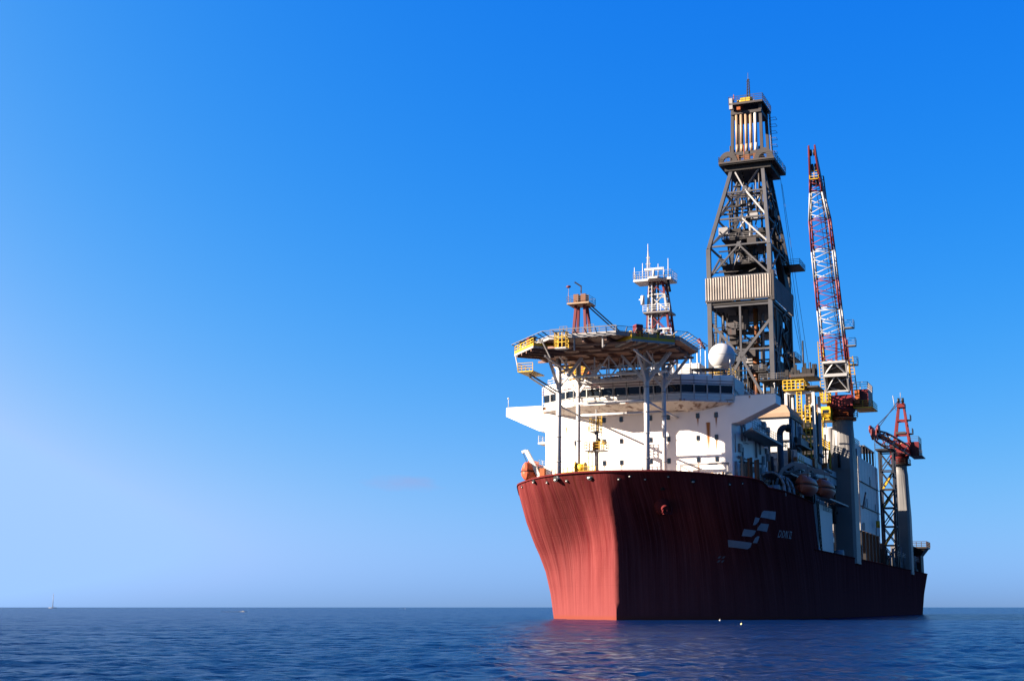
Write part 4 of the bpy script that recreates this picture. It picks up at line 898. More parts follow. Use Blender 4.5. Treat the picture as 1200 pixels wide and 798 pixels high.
m = MB(); m.rail([(86.9, -3.4, 104), (86.9, 3.7, 104), (95.2, 3.7, 104), (95.2, -3.4, 104)], 1.3, .06, True); m.beam((86.8, -3.4, 103.7), (86.8, 3.7, 103.7), .2, .45); D.part('platform_rail', m, STEEL, tp)
m = MB(); m.tube((88.5, -1.9, 104.6), (88.5, 1.3, 104.9), .5, 8); m.box((88, -1.2, 104), (90, .8, 105.3)); D.part('winch', m, YELLOW)
m = MB(); m.box((86.7, -3.3, 102.6), (87.5, -2.6, 105.0)); D.part('locker', m, LGREY)
for k in range(34):
    z = rnd.choice((91, 91, 91, 102.2, 104)); u, p = rnd.uniform(86.4, 96), rnd.uniform(-4.6, 4.8) if z < 100 else rnd.uniform(-2.9, 2.9); e = rnd.uniform(.25, .8); m = MB()
    if k % 2: m.box((u, p, z), (u + e, p + e, z + e * rnd.uniform(.8, 2.2)))
    else: m.tube((u, p, z), (u, p, z + rnd.uniform(.8, 2.4 if z > 100 else 5)), rnd.uniform(.06, .16), 6)
    D.part('crown_fitting', m, rnd.choice((DARK, STEEL, BROWN, YELLOW, ORANGE)))
for k in range(4): m = MB(); a = ((90.2, -.35), (90.2, .35), (90.9, .35), (90.9, -.35))[k]; m.beam((*a, 104), (90.55 + (a[0] - 90.55) * .4, a[1] * .4, 110.2), .13); D.part('aerial_leg', m, DARK)
m = MB()
for k in range(9): z = 104.4 + .65 * k; m.beam((90.3, -.3, z), (90.8, .3, z + .6), .08); m.beam((90.3, .3, z), (90.3, -.3, z), .08)
m.tube((90.55, 0, 110), (90.55, 0, 111.6), .05, 5); D.part('aerial_lacing', m, DARK)
m = MB(); m.ladder((94, 4.0, 91), (94, 3.6, 103.6), 1.2, (1, 0, 0), .1)
for k in range(7): z = 93 + 1.5 * k; m.path([(93.2, 3.7, z), (93.2, 5.0, z), (94.8, 5.0, z), (94.8, 3.7, z)], .05, 4)
D.part('caged_ladder', m, GREY)
MB.dz = MB.dp = 0.
for a, b in (((97, 5.8, 91.4), (101, 9.5, 42)), ((95.5, 7.2, 72), (100, 9.8, 42)), ((97.4, 6, 90), (103, 10.5, 40)), ((101, 6.8, 62), (104, 9.5, 42))): m = MB(); m.beam(a, b, .07); D.part('guy_wire', m, ROPE)
# substructure and drill floor under the tower
m = MB(); m.box((79, -11, 33), (103, 10.5, 34)); D.part('drill_floor', m, DARK)
for u in (80.5, 91, 101.5):
    for p in (-9.5, 9.0): m = MB(); m.beam((u, p, 10.05), (u, p, 33), 1.4); D.part('substructure_leg', m, GREY)

# ================================================================== THE BIG CRANE
K = Thing('pedestal_crane', 'tall red and white lattice boom crane standing on a thick grey pedestal', 'crane', (81, 19.3, 10.05))
def rect(u0, u1, p0, p1, z): return [(u0, p0, z), (u0, p1, z), (u1, p1, z), (u1, p0, z)]
def ring16(c, r, z, sq=0., hu=None, hp=None):
    out = []
    for k in range(24):
        a = 2 * math.pi * (k + .5) / 24; x, y = math.cos(a), math.sin(a)
        if sq: n = max(abs(x), abs(y)); bx, by = x / n * hu, y / n * hp; x, y = r * x * (1 - sq) + bx * sq, r * y * (1 - sq) + by * sq
        else: x, y = r * x, r * y
        out.append((c[0] + x, c[1] + y, z))
    return out
c = (81, 19.3); m = MB()
m.loft([ring16(c, 2.0, 10.05, 1, 3.2, 2.05), ring16(c, 2.0, 27.5, 1, 3.2, 2.05), ring16(c, 2.0, 34.6, .25, 2.3, 2.0), ring16(c, 1.95, 35.6), ring16(c, 1.95, 37.0)]); K.part('pedestal', m, PEDM)
m = MB(); m.lathe((*c, 36.9), [(2.6, 0), (2.6, .5)], 24); m.rail([(c[0] + 2.9 * math.cos(a), c[1] + 2.9 * math.sin(a), 37.4) for a in [math.pi * k / 6 for k in range(12)]], 1.1, .05, True); K.part('collar_walkway', m, ORANGE)
m = MB(); m.lathe((*c, 37.2), [(2.15, 0), (2.15, 1.2), (2.5, 1.5), (2.5, 2.4)], 24); K.part('slew_ring', m, CRANERED)
m = MB(); m.loft([rect(78.4, 85.5, 16.9, 21.7, 39.4), rect(78.4, 85.5, 16.9, 21.7, 40.6), rect(79.2, 85.5, 17.4, 21.3, 41.6)]); K.part('turntable', m, CRANERED)
m = MB(); m.box((80.0, 21.9, 39.2), (86, 24.4, 42.6)); ho = K.part('machinery_house', m, RED); m = MB(); m.box((79.6, 21.7, 39.0), (86.2, 25.2, 39.2)); m.rail([(79.6, 21.7, 42.6), (79.6, 24.4, 42.6), (86.2, 24.4, 42.6)], 1.3, .06); m.rail([(79.6, 21.7, 39.2), (79.6, 25.1, 39.2), (86.2, 25.1, 39.2)], 1.2, .05); K.part('house_rail', m, YELLOW, ho)
m = MB(); m.box((79.2, 22.0, 39.8), (79.95, 22.9, 42.4)); K.part('door_panel', m, ORANGE, ho)
m = MB(); m.box((76.4, 16.0, 39.9), (79, 17.6, 40.1)); m.rail([(76.4, 16.0, 40.1), (76.4, 17.6, 40.1), (79, 17.6, 40.1), (79, 16.0, 40.1)], 1.9, .1, True, .6); K.part('operator_landing', m, YELLOW)
m = MB(); m.loft([rect(76.6, 79, 15.3, 17.7, 36.9), rect(76.3, 79, 15.1, 17.9, 38.0), rect(76.8, 79, 15.3, 17.7, 39.2)]); cabn = K.part('cab', m, YELLOW); m = MB(); m.box((76.28, 16.4, 37.7), (76.5, 17.5, 38.5)); K.part('window', m, GLASS, cabn)
m = MB(); m.box((75.8, 14.8, 36.5), (80, 18, 36.7)); m.rail([(75.8, 18, 36.7), (75.8, 14.8, 36.7), (80, 14.8, 36.7)], 1.0, .05); K.part('cab_walkway', m, YELLOW)
# boom: four chords from the foot to the tip, in red and white lengths
FOOT, TIP = Vector((77.5, 19.4, 41.0)), Vector((58.9, 19.35, 83.2)); ax = (TIP - FOOT).normalized(); bp = Vector((0, 1, 0)); bn = ax.cross(bp).normalized()   # bn points down and forward
if bn.x > 0: bn = -bn
BL = (TIP - FOOT).length
def bw(t):                                                       # half width and half depth at a fraction of the length
    return (float(np.interp(t, [0, .05, .25, .72, .86, 1], [2.0, 2.15, 2.1, 1.85, 1.0, .55])), float(np.interp(t, [0, .08, .25, .72, .86, 1], [.6, 1.2, 1.35, 1.25, .9, .6])))
def bc(t, i): h, d = bw(t); sx, sy = ((-1, 1), (1, 1), (1, -1), (-1, -1))[i]; return FOOT + ax * BL * t + bp * sx * h + bn * sy * d
SEG = [(0.02, .145, CRWHITE), (.145, .255, CRANERED), (.255, .37, CRWHITE), (.37, .49, CRANERED), (.49, .61, CRWHITE), (.61, .735, CRANERED), (.735, .845, CRWHITE), (.845, .9, CRANERED)]
for t0, t1, mt in SEG:
    for i in range(4): m = MB(); m.tube(bc(t0, i), bc(t1, i), .17, 8); K.part('boom_chord', m, mt)
    n = 4
    for k in range(n):
        a, b = t0 + (t1 - t0) * k / n, t0 + (t1 - t0) * (k + 1) / n
        for i in range(4):
            j = (i + 1) % 4; m = MB(); m.tube(bc(a, i if k % 2 else j), bc(b, j if k % 2 else i), .075, 6); K.part('boom_lacing', m, mt)
    for i in range(4): m = MB(); m.tube(bc(t1, i), bc(t1, (i + 1) % 4), .085, 6); K.part('boom_lacing', m, mt)
m = MB()
for i in (3, 0):
    pass
for sx in (-1, 1):
    ring = []
    for t, d0, d1 in ((.845, -.95, .95), (.93, -.95, 1.05), (.985, -.6, .9), (1.03, -.25, .3)):
        ring.append((t, d0, d1))
    m = MB(); pts = [(FOOT + ax * BL * t + bn * d1) for t, d0, d1 in ring] + [(FOOT + ax * BL * t + bn * d0) for t, d0, d1 in ring[::-1]]
    hw_ = lambda v: bw(min(1, max(0, (v - FOOT).dot(ax) / BL)))[0]
    m.loft([[tuple(v + bp * sx * (hw_(v) + e)) for v in pts] for e in (-.12, .12)]); K.part('boom_head_plate', m, CRANERED)
for t, r in ((.885, .8), (.94, .75), (1.0, .6)):
    for sx in (-.3, .3):
        cc = FOOT + ax * BL * t + bp * sx; m = MB(); m.tube(cc - bp * .16, cc + bp * .16, r, 16); K.part('sheave', m, DARK)
m = MB(); c0 = FOOT + ax * BL * .9 + bn * 1.3; m.beam(c0 - bp * .7, c0 + bp * .7, .12); m.rail([tuple(c0 - bp * .8), tuple(c0 + bp * .8), tuple(c0 + bp * .8 - bn * 1.5)], 1.5, .06, step=.8); K.part('head_cage', m, YELLOW)
for i, e in ((0, 0), (1, 0)):
    pass
# walkway ladder up the aft chord, with its cable run
m = MB(); a = FOOT + ax * BL * .06 - bn * 1.9 + bp * 1.5; b = FOOT + ax * BL * .9 - bn * 1.5 + bp * .9
for s in (-.35, .35): m.beam(a + bp * s, b + bp * s, .2, .3)
for k in range(60): q = a.lerp(b, k / 59); m.beam(q - bp * .4, q + bp * .4, .1)
K.part('boom_ladder', m, mat('boom_walkway', (0.0758, 0.0506, 0.0404), .6, rust=.4))
for t, s in ((.2, 1), (.12, 1), (.275, 1)):
    cc = FOOT + ax * BL * t + bp * 3.0 - bn * 1.8; m = MB(); m.box(tuple(cc - Vector((.7, 1.0, .1))), tuple(cc + Vector((.7, .8, .1)))); m.rail([tuple(cc + Vector((-.7, -1, .1))), tuple(cc + Vector((-.7, .8, .1))), tuple(cc + Vector((.7, .8, .1)))], 1.3, .05); K.part('boom_landing', m, GREY)
m = MB(); a = bc(.02, 3) - bp * .9; b = bc(.23, 3) - bp * .5; m.ladder(tuple(a), tuple(b), .9, r=.1); K.part('boom_side_ladder', m, YELLOW)
m = MB(); a = bc(.0, 2) + bp * .9; b = bc(.16, 2) + bp * .5; m.ladder(tuple(a), tuple(b), .9, r=.1); K.part('boom_side_ladder', m, YELLOW)
# the white A frame panel over the boom foot
aq = [tuple(bc(t, i) + bn * .25) for t, i in ((.03, 0), (.03, 1), (.10, 0), (.10, 1), (.155, 0), (.155, 1))]
for i, j, w in ((0, 2, .3), (1, 3, .3), (2, 4, .3), (3, 5, .3), (2, 3, .55), (4, 5, .4), (0, 1, .3)): m = MB(); m.beam(aq[i], aq[j], w); K.part('foot_frame', m, CRWHITE)
for e in (0, 2):
    mid = Vector(aq[e + 2]).lerp(Vector(aq[e + 3]), .5)
    for i in (e, e + 1): m = MB(); m.beam(aq[i], mid, .22); K.part('foot_frame', m, CRWHITE)
m = MB(); m.loft([[tuple(bc(t, i) - bn * .3) for t, i in ((.03, 0), (.03, 1), (.15, 1), (.15, 0))], [tuple(bc(t, i) - bn * .6) for t, i in ((.03, 0), (.03, 1), (.15, 1), (.15, 0))]]); K.part('wire_drum_guard', m, STEEL)
# gantry behind the boom
for sx in (-1.6, 1.6):
    m = MB(); m.beam((84.5, 19.3 + sx, 41), (83.5, 19.3 + sx * .6, 53), .4); K.part('gantry_leg', m, CRANERED)
for dp in (-.5, .5): m = MB(); m.beam((83.5, 19.3 + dp, 53), tuple(FOOT + ax * BL * .95 - bn * .6 + bp * dp * .6), .08); K.part('luffing_wire', m, ROPE)

# ================================================================== THE AFTER CRANE AND ITS BOOM REST
Q = Thing('aft_crane', 'red crane with lowered boom and A shaped tower on the farthest grey pedestal', 'crane', (165, 19.3, 10.05))
c = (165, 19.3); m = MB(); m.loft([ring16(c, 2, 10.05, 1, 2.6, 1.95), ring16(c, 2, 24, 1, 2.6, 1.95), ring16(c, 1.8, 34, .3, 2, 1.8), ring16(c, 1.65, 35.2), ring16(c, 1.65, 36.6)]); Q.part('pedestal', m, PEDM)
m = MB(); m.lathe((*c, 36.4), [(2.7, 0), (2.7, .25)], 20); m.rail([(c[0] + 2.6 * math.cos(a), c[1] + 2.6 * math.sin(a), 36.6) for a in [math.pi * k / 5 for k in range(10)]], 1.2, .06, True); Q.part('collar_walkway', m, DARK)
m = MB(); m.lathe((*c, 36.6), [(2.0, 0), (2.0, 1.2), (2.3, 1.5), (2.3, 2.4)], 20); Q.part('slew_ring', m, CRANERED)
m = MB(); m.loft([rect(162, 169, 17.4, 22.2, 39.0), rect(162, 169, 17.4, 22.2, 41), rect(163, 168, 18, 21.6, 41.8)]); Q.part('turntable', m, CRANERED)
m = MB(); m.box((164, 22.2, 38.6), (170, 24.1, 42.0)); ho = Q.part('machinery_house', m, RED); m = MB(); m.rail([(163.8, 22.2, 42.0), (163.8, 24.1, 42.0), (170, 24.1, 42.0)], 1.3, .05); m.box((163.2, 22.2, 38.3), (170, 24.9, 38.55)); m.rail([(163.2, 22.2, 38.55), (163.2, 24.9, 38.55)], 1.2, .05); Q.part('house_rail', m, STEEL, ho)
gl = [((163.5, 18.2), (164.5, 19.6)), ((163.5, 21.9), (164.5, 20.9)), ((167.5, 18.2), (166, 19.6)), ((167.5, 21.9), (166, 20.9))]
for a, b in gl: m = MB(); m.beam((*a, 41), (*b, 50.8), .45); Q.part('tower_leg', m, CRANERED)
for z in (44.0, 47.4):
    k = (z - 41) / 9.8; q = [(a[0] * (1 - k) + b[0] * k, a[1] * (1 - k) + b[1] * k, z) for a, b in gl]
    for i, j in ((0, 1), (1, 3), (3, 2), (2, 0)): m = MB(); m.beam(q[i], q[j], .4); Q.part('girt', m, CRANERED)
    m = MB(); m.box((164, q[1][1], z), (166.5, q[1][1] + 1.1, z + .12)); m.rail([(164, q[1][1] + 1.1, z + .12), (166.5, q[1][1] + 1.1, z + .12)], 1.2, .07); Q.part('tower_landing', m, DARK)
m = MB(); m.box((163.8, 19.3, 50.6), (166.6, 21.2, 51.6)); Q.part('tower_head', m, CRANERED)
for p in (19.7, 20.7): m = MB(); m.tube((165, p - .25, 52.3), (165, p + .25, 52.3), .75, 14); Q.part('sheave', m, DARK)
m = MB(); m.tube((164, 18.9, 50), (164, 18.5, 53.6), .1, 6); m.tube((165, 20.2, 52.8), (165, 20.2, 54.4), .07, 6); Q.part('aerial', m, LGREY)
m = MB(); m.box((163.4, 18.8, 44.0), (163.8, 21.2, 44.5)); Q.part('lamp_panel', m, STEEL)
F2, T2 = Vector((164.2, 21.4, 39.2)), Vector((133, 18.1, 40.6)); a2 = (T2 - F2).normalized(); s2 = Vector((-a2.y, a2.x, 0)).normalized(); L2 = (T2 - F2).length
def c2(t, i): h = np.interp(t, [0, .1, .8, 1], [.8, 1.35, 1.25, .7]); sx, sz = ((-1, -1), (1, -1), (1, 1), (-1, 1))[i]; return F2 + a2 * L2 * t + s2 * sx * h + Vector((0, 0, sz * h * .8))
for k in range(6):
    t0, t1 = k / 6, (k + 1) / 6; mt = CRANERED if k in (0, 5) else (BEIGE if k % 2 else CRANERED)
    for i in range(4):
        m = MB(); m.tube(c2(t0, i), c2(t1, i), .24, 6); Q.part('boom_chord', m, mt)
        m = MB(); m.tube(c2(t0, i if k % 2 else (i + 1) % 4), c2(t1, (i + 1) % 4 if k % 2 else i), .14, 5); Q.part('boom_lacing', m, mt)
m = MB(); e = F2 + s2 * 0; a = c2(.02, 2) + Vector((0, 0, .4)); b = c2(.9, 2) + Vector((0, 0, .4)); m.beam(a, b, .9, .18); Q.part('boom_walkway', m, BROWN)
for sx in (-.55, .55): m = MB(); h = T2 + s2 * sx; m.loft([[tuple(h + a2 * x + Vector((0, 0, z)) + s2 * e) for x, z in ((-2.5, -.9), (-2.5, .9), (0, 1.5), (1.3, .8), (1.6, -.6), (.3, -1.5))] for e in (-.15, .15)]); Q.part('boom_head_plate', m, CRANERED)
for sx in (-.9, .9): m = MB(); h = T2 + a2 * .4 + s2 * sx; m.tube(h - s2 * .2 + Vector((0, 0, .9)), h + s2 * .2 + Vector((0, 0, .9)), .9, 14); Q.part('sheave', m, RED)
for dp in (-.45, .45): m = MB(); m.beam((165, 20.2 + dp, 52.6), tuple(T2 - a2 * 1.5 + s2 * dp + Vector((0, 0, 1.5))), .13); Q.part('luffing_wire', m, ROPE)
m = MB(); h = T2 + a2 * 1.0; m.beam(tuple(h), (h.x, h.y, 21), .08); Q.part('hoist_wire', m, ROPE)
m = MB(); m.tube((h.x, h.y, 21), (h.x, h.y, 19.5), .45, 8); Q.part('hook_block', m, YELLOW)

B = Thing('boom_rest', 'dark blue lattice tower the after crane boom rests on, left of the farthest pedestal', 'lattice tower', (148, 18.2, 10.05))
bb = [(146.5, 16.9), (146.5, 20.0), (150, 20.0), (150, 16.9)]
BLUE = mat('dark_blue_steel', (0.0152, 0.0167, 0.0228), .5, rust=.15)
for q in bb: m = MB(); m.beam((*q, 10.05), (*q, 38.2), .42); B.part('leg', m, BLUE)
for k in range(6):
    z0, z1 = 12 + 4.3 * k, 12 + 4.3 * (k + 1)
    for i in range(4):
        a, b = bb[i], bb[(i + 1) % 4]; m = MB(); m.beam((*a, z0), (*b, z1), .22); B.part('brace', m, BLUE); m = MB(); m.beam((*b, z0), (*a, z1), .22); B.part('brace', m, BLUE); m = MB(); m.beam((*a, z1), (*b, z1), .26); B.part('girt', m, BLUE)
    if k in (1, 3, 4): m = MB(); m.beam((148.2, 17.2, z0), (148.2, 19.7, z1), .4); B.part('stair_flight', m, YELLOW)
m = MB(); m.box((145.6, 16.2, 38.2), (150.6, 20.4, 38.6)); sd = B.part('saddle', m, BLUE); m = MB(); m.rail([(145.6, 16.2, 38.6), (145.6, 20.4, 38.6)], 1.2, .06); B.part('saddle_rail', m, BLUE, sd)

# ================================================================== DECKHOUSES AND MID DECK
t = Thing('engine_casing', 'tall white panelled deckhouse aft of the big crane pedestal', 'deckhouse', (127, 0, 10.05))
m = MB(); m.box((113, -12, 18), (141, 17.0, 33.5)); m.box((113, -12, 33.5), (127, 15.8, 37.0)); t.part('house', m, WHITE)
for k in range(7):
    for z0, z1 in ((18, 23.0), (23.15, 28.2), (28.35, 33.5)): m = MB(); m.box((113.1 + 4 * k, 17.0, z0), (116.98 + 4 * k, 17.16, z1)); t.part('wall_panel', m, WHITE)
for z in (23.1, 28.3): m = MB(); m.beam((113, 17.3, z), (141, 17.3, z), .16); t.part('pipe', m, DARK)
for k in range(6): m = MB(); m.beam((114 + 5 * k, 16.6, 10.05), (114 + 5 * k, 16.6, 18), 1.0); t.part('support_column', m, DARK)
m = MB(); m.box((126.2, 9, 37.0), (141, 16.6, 37.3)); t.part('canopy', m, GREY)
for u in (127.4, 131.5, 136, 140.5): m = MB(); m.beam((u, 16.3, 33.5), (u, 16.3, 37.0), .4); t.part('canopy_post', m, DARK)
m = MB(); m.box((113.5, -8, 37), (122, 14.6, 40.0)); t.part('upper_house', m, WHITE)
m = MB(); m.rail([(113.2, 15.6, 37), (126, 15.6, 37)], 1.1, .06); t.part('roof_rail', m, GREY)
rw = random.Random(31)
for k in range(9):
    u, z = rw.uniform(114, 139), rw.choice((18.2, 23.4, 28.5)); m = MB(); m.box((u, 17.16, z), (u + rw.uniform(.8, 1.2), 17.16 + rw.uniform(.08, .2), z + rw.uniform(1.2, 2.1))); t.part('door', m, rw.choice((GREY, HOUSE, HOUSE)))
t = Thing('exhaust_house', 'white box house with a tan cap right of the bridge wing', 'deckhouse', (47, 10, 10.05))
m = MB(); m.box((45, 3, 17.5), (56, 16.2, 33.2)); t.part('walls', m, WHITE)
m = MB(); m.loft([rect(44.6, 56, 8.5, 16.5, 33.2), rect(44.6, 56, 8.5, 16.5, 33.9), rect(46, 56, 9.6, 15.6, 35.4)]); t.part('cap', m, CREAM)
m = MB(); m.beam((44.9, 14.8, 25.7), (44.9, 16.3, 25.7), .25); m.box((44.6, 9, 29.2), (45, 16.2, 29.35)); t.part('ledge', m, GREY)
for k in range(26):
    u, z = rw.uniform(45.3, 55), rw.uniform(18, 32); m = MB()
    if k % 2: m.tube((u, 16.4, z), (u, 16.4, min(33, z + rw.uniform(2, 8))), rw.uniform(.06, .18), 6); t.part('pipe', m, rw.choice((DARK, GREY, HOUSE)))
    else: m.box((u, 16.2, z), (u + rw.uniform(.5, 1.6), 16.2 + rw.uniform(.15, .7), z + rw.uniform(.5, 1.8))); t.part('vent_box', m, rw.choice((DARK, GREY, HOUSE)))
for k in range(10): z = 18.5 + 1.1 * k; m = MB(); m.box((44.85, rw.uniform(6, 15), z), (45, rw.uniform(15, 16.1), z + .12)); t.part('ledge', m, HOUSE)
t = Thing('gooseneck_vent', 'dark gooseneck vent pipe bent over in front of the white box house', 'vent pipe', (36.5, 16.4, 17.75))
m = MB(); pts = [(36.5, 16.4, 17.75), (36.5, 16.4, 29.2)] + [(36.5 + 1.3 * (1 - math.cos(a)) * .5, 16.4 + .75 * (1 - math.cos(a)), 29.2 + 1.2 * math.sin(a)) for a in [math.pi * k / 12 for k in range(1, 8)]]
m.path(pts, .52, 12); t.part('pipe', m, mat('vent_purple', (0.0354, 0.0253, 0.0303), .5, rust=.2)); m = MB(); m.tube(pts[-1], (pts[-1][0] + .25, pts[-1][1] + .55, pts[-1][2] - .1), .66, 12); t.part('mouth', m, DARK)
t = Thing('stair_module', 'yellow ladders and landings in a white frame behind the white box house', 'stair tower', (60, 15.5, 17.75))
for q in ((58.5, 13.2), (58.5, 18.0), (64, 13.2), (64, 18.0)): m = MB(); m.beam((*q, 17.75), (*q, 39.2), .5); t.part('frame_post', m, WHITE)
for z in (39.2, 35, 31.0):
    m = MB(); m.beam((58.5, 13.2, z), (58.5, 18, z), .4); t.part('frame_beam', m, WHITE)
for a, b in (((58.5, 15.4, 33), (58.5, 18, 37.6)), ((58.5, 15.4, 33), (58.5, 18, 29.4)), ((58.5, 13.2, 29.5), (58.5, 15.4, 33))): m = MB(); m.beam(a, b, .26); t.part('frame_brace', m, WHITE)
for p in (15.6, 17.0): m = MB(); m.ladder((58, p, 24), (58, p, 41.4 if p < 16 else 37), .8, r=.12); t.part('ladder', m, YELLOW)
m = MB(); m.box((57.6, 12.9, 39.6), (63, 16.6, 39.8)); m.rail([(57.6, 12.9, 39.8), (57.6, 16.6, 39.8), (63, 16.6, 39.8)], 1.6, .1, step=.8); t.part('landing', m, YELLOW)
m = MB(); m.box((58, 14, 42.0), (64, 18.4, 42.5)); m.box((57.8, 16, 40.0), (64, 19.0, 40.3)); t.part('top_deck', m, STEEL)
m = MB(); m.box((61.5, 13.6, 18), (63.6, 17.7, 36.4)); t.part('dark_backing', m, DARK)  # dark box added behind the ladders so the frame's inside looks shaded
for k in range(7): m = MB(); z = 20 + 2.6 * k; m.box((60.2, 13.4, z), (61.5, 17.9, z + .12)); t.part('stair_landing', m, (STEEL, YELLOW)[k % 2])
m = MB(); m.box((58.9, 16.6, 36.4), (62, 17.9, 39.0)); t.part('tank', m, BEIGE)
for p, h in ((14.4, 47), (16.0, 49), (17.2, 45)): m = MB(); m.tube((61, p, 42.5), (61, p, h), .14, 6); t.part('vent_pole', m, DARK)
m = MB()
rnd = random.Random(21)
for k in range(20):
    e = rnd.uniform(.3, .9); u, p = rnd.uniform(58, 63), rnd.uniform(13, 18); m.box((u, p, 42.5), (u + e, p + e, 42.5 + rnd.uniform(.5, 2)))
t.part('roof_machinery', m, DARK, kind='stuff')
t = Thing('outboard_walkway', 'long white sided walkway hung along the shaded port side', 'walkway', (58, 18, 24))
m = MB(); m.box((41, 15.5, 24.1), (80, 18.2, 24.4)); t.part('floor', m, DARK)
for k in range(10): m = MB(); u = 41 + 3.9 * k; m.box((u + .06, 18.1, 24.3), (u + 3.84, 18.25, 26.8)); t.part('side_panel', m, WHITE)
m = MB(); m.box((41, 15.5, 24.4), (41.15, 18.1, 27.2)); t.part('end_panel', m, WHITE)
m = MB(); m.beam((41, 18.35, 25.6), (80, 18.35, 25.6), .14); t.part('handrail', m, DARK)
for u in (44, 56, 68, 79): m = MB(); m.beam((u, 17.6, 10.05), (u, 17.6, 24.1), .5); t.part('support_post', m, DARK)
m = MB(); m.box((48, 15.8, 28.8), (58, 17.6, 29.1)); m.box((50, 16.0, 29.1), (57, 17.2, 30.2)); t.part('upper_landing', m, GREY)
t = Thing('side_house', 'pale flat sided house below the lifeboats with a ladder in front', 'deckhouse', (60, 17, 10.05))
m = MB(); m.box((54, 10, 10.05), (68, 18.9, 19.4)); t.part('walls', m, WHITE)
m = MB(); m.ladder((52, 19.6, 11), (50, 19.6, 19.5), 1.3, (1, 0, 0), .12); t.part('ladder', m, DARK)
m = MB(); m.box((53, 18.9, 20.2), (76, 20.6, 20.45)); t.part('boat_ledge', m, LGREY)
for i, (u, p, z, s) in enumerate(((46, 18.8, 10.05, 1.3), (49, 19.3, 10.05, 1.0), (73, 19, 10.05, 1.4))):
    t = Thing('bollard_winch', ('small deck winch just aft of the forecastle step on the port side', 'small deck winch nearest the foot of the ladder on the port side', 'small deck winch beside the shaded face of the big crane pedestal')[i], 'winch', (u, p, z), 'small winches along the port deck')
    m = MB(); m.tube((u, p - s * .6, z + s), (u, p + s * .6, z + s), s * .6, 12); t.part('drum', m, LGREY); m = MB(); m.box((u - s * .8, p - s * .8, z), (u + s * .8, p + s * .8, z + s * .5)); t.part('bed', m, DARK)
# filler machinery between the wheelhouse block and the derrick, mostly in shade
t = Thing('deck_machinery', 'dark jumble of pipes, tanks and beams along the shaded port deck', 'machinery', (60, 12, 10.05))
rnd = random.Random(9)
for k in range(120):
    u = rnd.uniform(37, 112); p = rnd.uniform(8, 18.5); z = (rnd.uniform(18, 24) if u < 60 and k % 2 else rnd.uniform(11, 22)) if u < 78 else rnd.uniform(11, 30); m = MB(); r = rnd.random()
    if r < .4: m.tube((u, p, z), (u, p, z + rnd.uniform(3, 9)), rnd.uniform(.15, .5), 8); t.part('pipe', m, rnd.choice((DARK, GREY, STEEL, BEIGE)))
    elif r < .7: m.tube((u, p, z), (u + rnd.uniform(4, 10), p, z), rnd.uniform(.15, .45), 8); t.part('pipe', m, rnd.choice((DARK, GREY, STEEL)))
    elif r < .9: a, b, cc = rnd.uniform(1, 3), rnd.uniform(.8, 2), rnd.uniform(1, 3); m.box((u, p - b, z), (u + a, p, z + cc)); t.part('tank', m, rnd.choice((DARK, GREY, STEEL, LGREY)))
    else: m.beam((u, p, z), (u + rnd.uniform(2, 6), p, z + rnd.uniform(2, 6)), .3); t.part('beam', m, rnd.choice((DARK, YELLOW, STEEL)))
for k in range(60):
    u = rnd.uniform(36, 78); p = rnd.uniform(15.5, 19.4); z = rnd.uniform(18, 29.5); m = MB(); r = rnd.random()
    if r < .35: m.tube((u, p, z), (u, p, z + rnd.uniform(1, 4)), rnd.uniform(.1, .3), 8); t.part('pipe', m, rnd.choice((DARK, STEEL, BROWN, GREY)))
    elif r < .65: m.tube((u, p, z), (u + rnd.uniform(3, 7), p, z), rnd.uniform(.1, .3), 8); t.part('pipe', m, rnd.choice((DARK, STEEL, GREY)))
    elif r < .85: a = rnd.uniform(.5, 1.6); m.box((u, p - a, z), (u + a * 1.5, p, z + a)); t.part('cabinet', m, rnd.choice((DARK, STEEL, HOUSE, ORANGE)))
    else: m.rail([(u, p, z), (u + rnd.uniform(3, 8), p, z)], 1.1, .045); t.part('railing', m, rnd.choice((GREY, YELLOW)))
for k, u in enumerate((39, 57, 66, 75)):
    m = MB(); m.box((u, 6, 22.5), (u + 8, 17.8, 22.8)); t.part('deck_grating', m, DARK)
m = MB(); m.box((38, -14, 10.05), (79, 9, 24)); t.part('pipe_rack_house', m, GREY)
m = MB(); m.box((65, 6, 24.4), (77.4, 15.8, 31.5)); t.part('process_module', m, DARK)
for k in range(44):
    u = rnd.uniform(63.2, 77); p = rnd.uniform(12.2, 17.6); z = rnd.uniform(25, 38.5); m = MB(); r = rnd.random(); c_ = rnd.choice((STEEL, DARK, YELLOW, GREY, BROWN, STEEL))
    if r < .45: m.tube((u, p, z), (u, p, min(41, z + rnd.uniform(1.5, 6))), rnd.uniform(.08, .25), 6); t.part('pipe', m, c_)
    elif r < .75: q = rnd.uniform(1, 4); m.beam((u, p - q, z), (u, p + .6, z), rnd.uniform(.12, .3)); t.part('beam', m, c_)
    else: m.rail([(u, p - 2, z), (u, p, z), (u + 4, p, z)], 1.1, .05); t.part('railing', m, rnd.choice((YELLOW, GREY)))
# gas-treatment pipes in yellow beside the crane pedestal
t = Thing('yellow_pipe_stand', 'yellow pipes and ladders climbing left of the big crane pedestal', 'pipes', (74, 16, 24.4))
for k in range(6): m = MB(); u, p = 71 + 1.2 * k, 14.6 + .55 * k; m.tube((u, p, 24.4), (u, p, 35 - 1.2 * (k % 3)), .16, 8); t.part('pipe', m, YELLOW if k % 2 else STEEL)
m = MB(); m.ladder((72, 16.6, 24.4), (72, 16.6, 36), .9, r=.12); t.part('ladder', m, YELLOW)
m = MB(); m.box((70, 14.2, 31), (78, 17.0, 31.2)); m.rail([(70, 14.2, 31.2), (70, 17, 31.2), (78, 17, 31.2)], 1.3, .08); t.part('landing', m, YELLOW)

